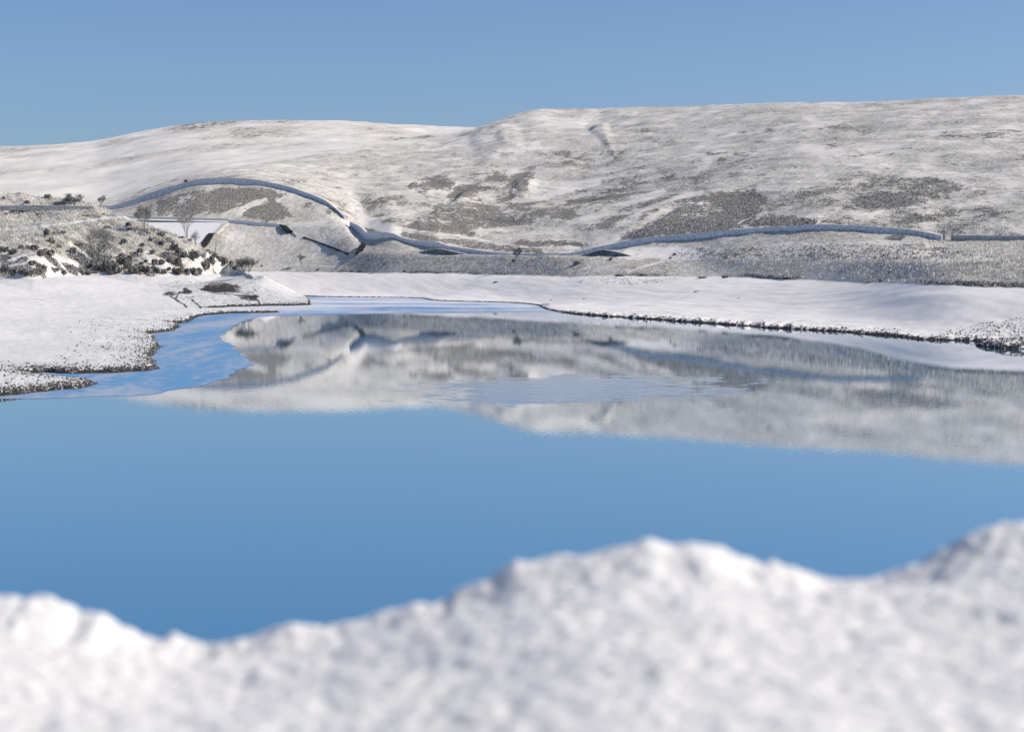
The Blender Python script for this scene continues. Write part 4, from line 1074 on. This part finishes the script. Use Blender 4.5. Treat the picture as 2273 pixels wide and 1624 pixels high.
# ------------------------------------------------------------------ countless small things: stones, heather, grass
def sample(G, n, wfun, zmin=0.05):
    "points on grid G, chosen with a weight per grid cell (weight taken in the picture's measure)"
    Yd = -np.diff(G['Y'], axis=0); Yd = np.vstack([Yd, Yd[-1:]])
    w = np.clip(Yd, 0.0, 8) * wfun(G) * (G['z'] > zmin) * (G['X'] > -150) * (G['X'] < 2430)
    c = np.cumsum(w.ravel()); c /= c[-1]
    i = np.searchsorted(c, rng.random(n)); r, q = np.unravel_index(i, G['X'].shape)
    r = np.minimum(r, G['X'].shape[0] - 2); q = np.minimum(q, G['X'].shape[1] - 2)
    fr, fq = rng.random(n), rng.random(n)
    def bl(A): return (A[r, q] * (1 - fr) * (1 - fq) + A[r + 1, q] * fr * (1 - fq) + A[r, q + 1] * (1 - fr) * fq + A[r + 1, q + 1] * fr * fq)
    return np.stack([bl(G['x']), bl(G['D']), bl(G['z'])], 1)

def tufts(name, pts, h, w, nb, mat, label, cat):
    "joined leaning blades: nb triangles per tuft"
    n = len(pts); V = np.zeros((n, nb, 3, 3)); 
    for b in range(nb):
        az = rng.random(n) * 6.283; hh = h * (0.5 + rng.random(n)); ww = w * (0.5 + rng.random(n))
        off = (rng.random((n, 2)) - .5) * w * 1.2
        base = pts.copy(); base[:, :2] += off; base[:, 2] -= 0.05
        ux, uy = np.cos(az), np.sin(az)
        V[:, b, 0] = base + np.stack([ux * ww / 2, uy * ww / 2, 0 * ux], 1)
        V[:, b, 1] = base - np.stack([ux * ww / 2, uy * ww / 2, 0 * ux], 1)
        V[:, b, 2] = base + np.stack([(rng.random(n) - .5) * hh, (rng.random(n) - .5) * hh, hh], 1)
    V = V.reshape(-1, 3)
    tag(new_obj(name, mesh_np(name, V, np.arange(len(V)).reshape(-1, 3), mat, False)), label, None, None, "stuff")
def stones(name, pts, smin, smax, mat, label):
    n = len(pts); base = np.array([(1, 0, 0), (0, 1, 0), (-1, 0, 0), (0, -1, 0), (0, 0, 1), (0, 0, -1)], float)
    s = smin + (smax - smin) * rng.random(n) ** 2.2
    V = base[None] * (0.65 + 0.7 * rng.random((n, 6, 1)))
    a = rng.random(n) * 6.283; c, sn = np.cos(a)[:, None], np.sin(a)[:, None]
    V = np.stack([V[..., 0] * c - V[..., 1] * sn, V[..., 0] * sn + V[..., 1] * c, V[..., 2] * (0.35 + 0.5 * rng.random((n, 1)))], -1)
    V = V * (s / 2)[:, None, None] + pts[:, None, :] + np.array([0, 0, 0.02])
    f = np.array([(0, 1, 4), (1, 2, 4), (2, 3, 4), (3, 0, 4), (1, 0, 5), (2, 1, 5), (3, 2, 5), (0, 3, 5)])
    Fc = (np.arange(n)[:, None, None] * 6 + f[None]).reshape(-1, 3)
    tag(new_obj(name, mesh_np(name, V.reshape(-1, 3), Fc, mat, False)), label, None, None, "stuff")

stones("shore_stones", sample(HEAD, 9000, lambda G: G['ins'] * (np.exp(-G['ds'] / 0.8) * 3 + (G['cover'][..., 2] > 0.22) * (G['cover'][..., 2] ** 2) * (G['ds'] > .8)) * (G['cover'][..., 1] < .1), 0.02), 0.07, 0.30, M_stone, "dark snow-capped stones scattered along the headland shore")
def rs(G):
    e = np.maximum(G['D'] - G['Dw'][None, :], 0)
    return ((e < 2) * 0.9 + (G['cover'][..., 2] > .2) * G['cover'][..., 2] * 1.0) * (G['X'] > 1190) * (G['cover'][..., 1] < .1) * (G['D'] < 520)
stones("beach_stones", sample(FAR, 4200, rs, 0.02), 0.10, 0.38, M_stone, "dark snow-capped stones along the right-hand shore")
ROUGH = poly_mask(FAR['X'], FAR['Y'], [(1490, 562), (1560, 552), (1700, 552), (1830, 545), (1960, 545), (2090, 552), (2200, 572), (2000, 579), (1500, 574)], 6)
tufts("heather", sample(FAR, 12000, lambda G: (np.clip(G['cover'][..., 0] - 0.42, 0, 1) * (1 - smooth(420, 700, G['D'])) * 0.6 + ROUGH * 0.05)), 0.26, 0.30, 3, M_heather, "dark heather and rough stems on the far hillside", "heather")
tufts("bank_grass", sample(FAR, 40000, lambda G: np.clip(G['cover'][..., 1] - 0.5, 0, 1) * (G['D'] < 800)), 0.32, 0.16, 2, M_grass, "pale frosted tussock grass on the far bank", "grass")
tufts("headland_grass", sample(HEAD, 30000, lambda G: np.clip(G['cover'][..., 1] - 0.35, 0, 1)), 0.5, 0.14, 2, M_grass, "pale frosted grass on the headland bank", "grass")
tufts("headland_scrub", sample(HEAD, 12000, lambda G: np.clip(G['cover'][..., 0] - 0.30, 0, 1)), 0.5, 0.5, 3, M_heather, "dark low scrub stems on the headland bank", "scrub")
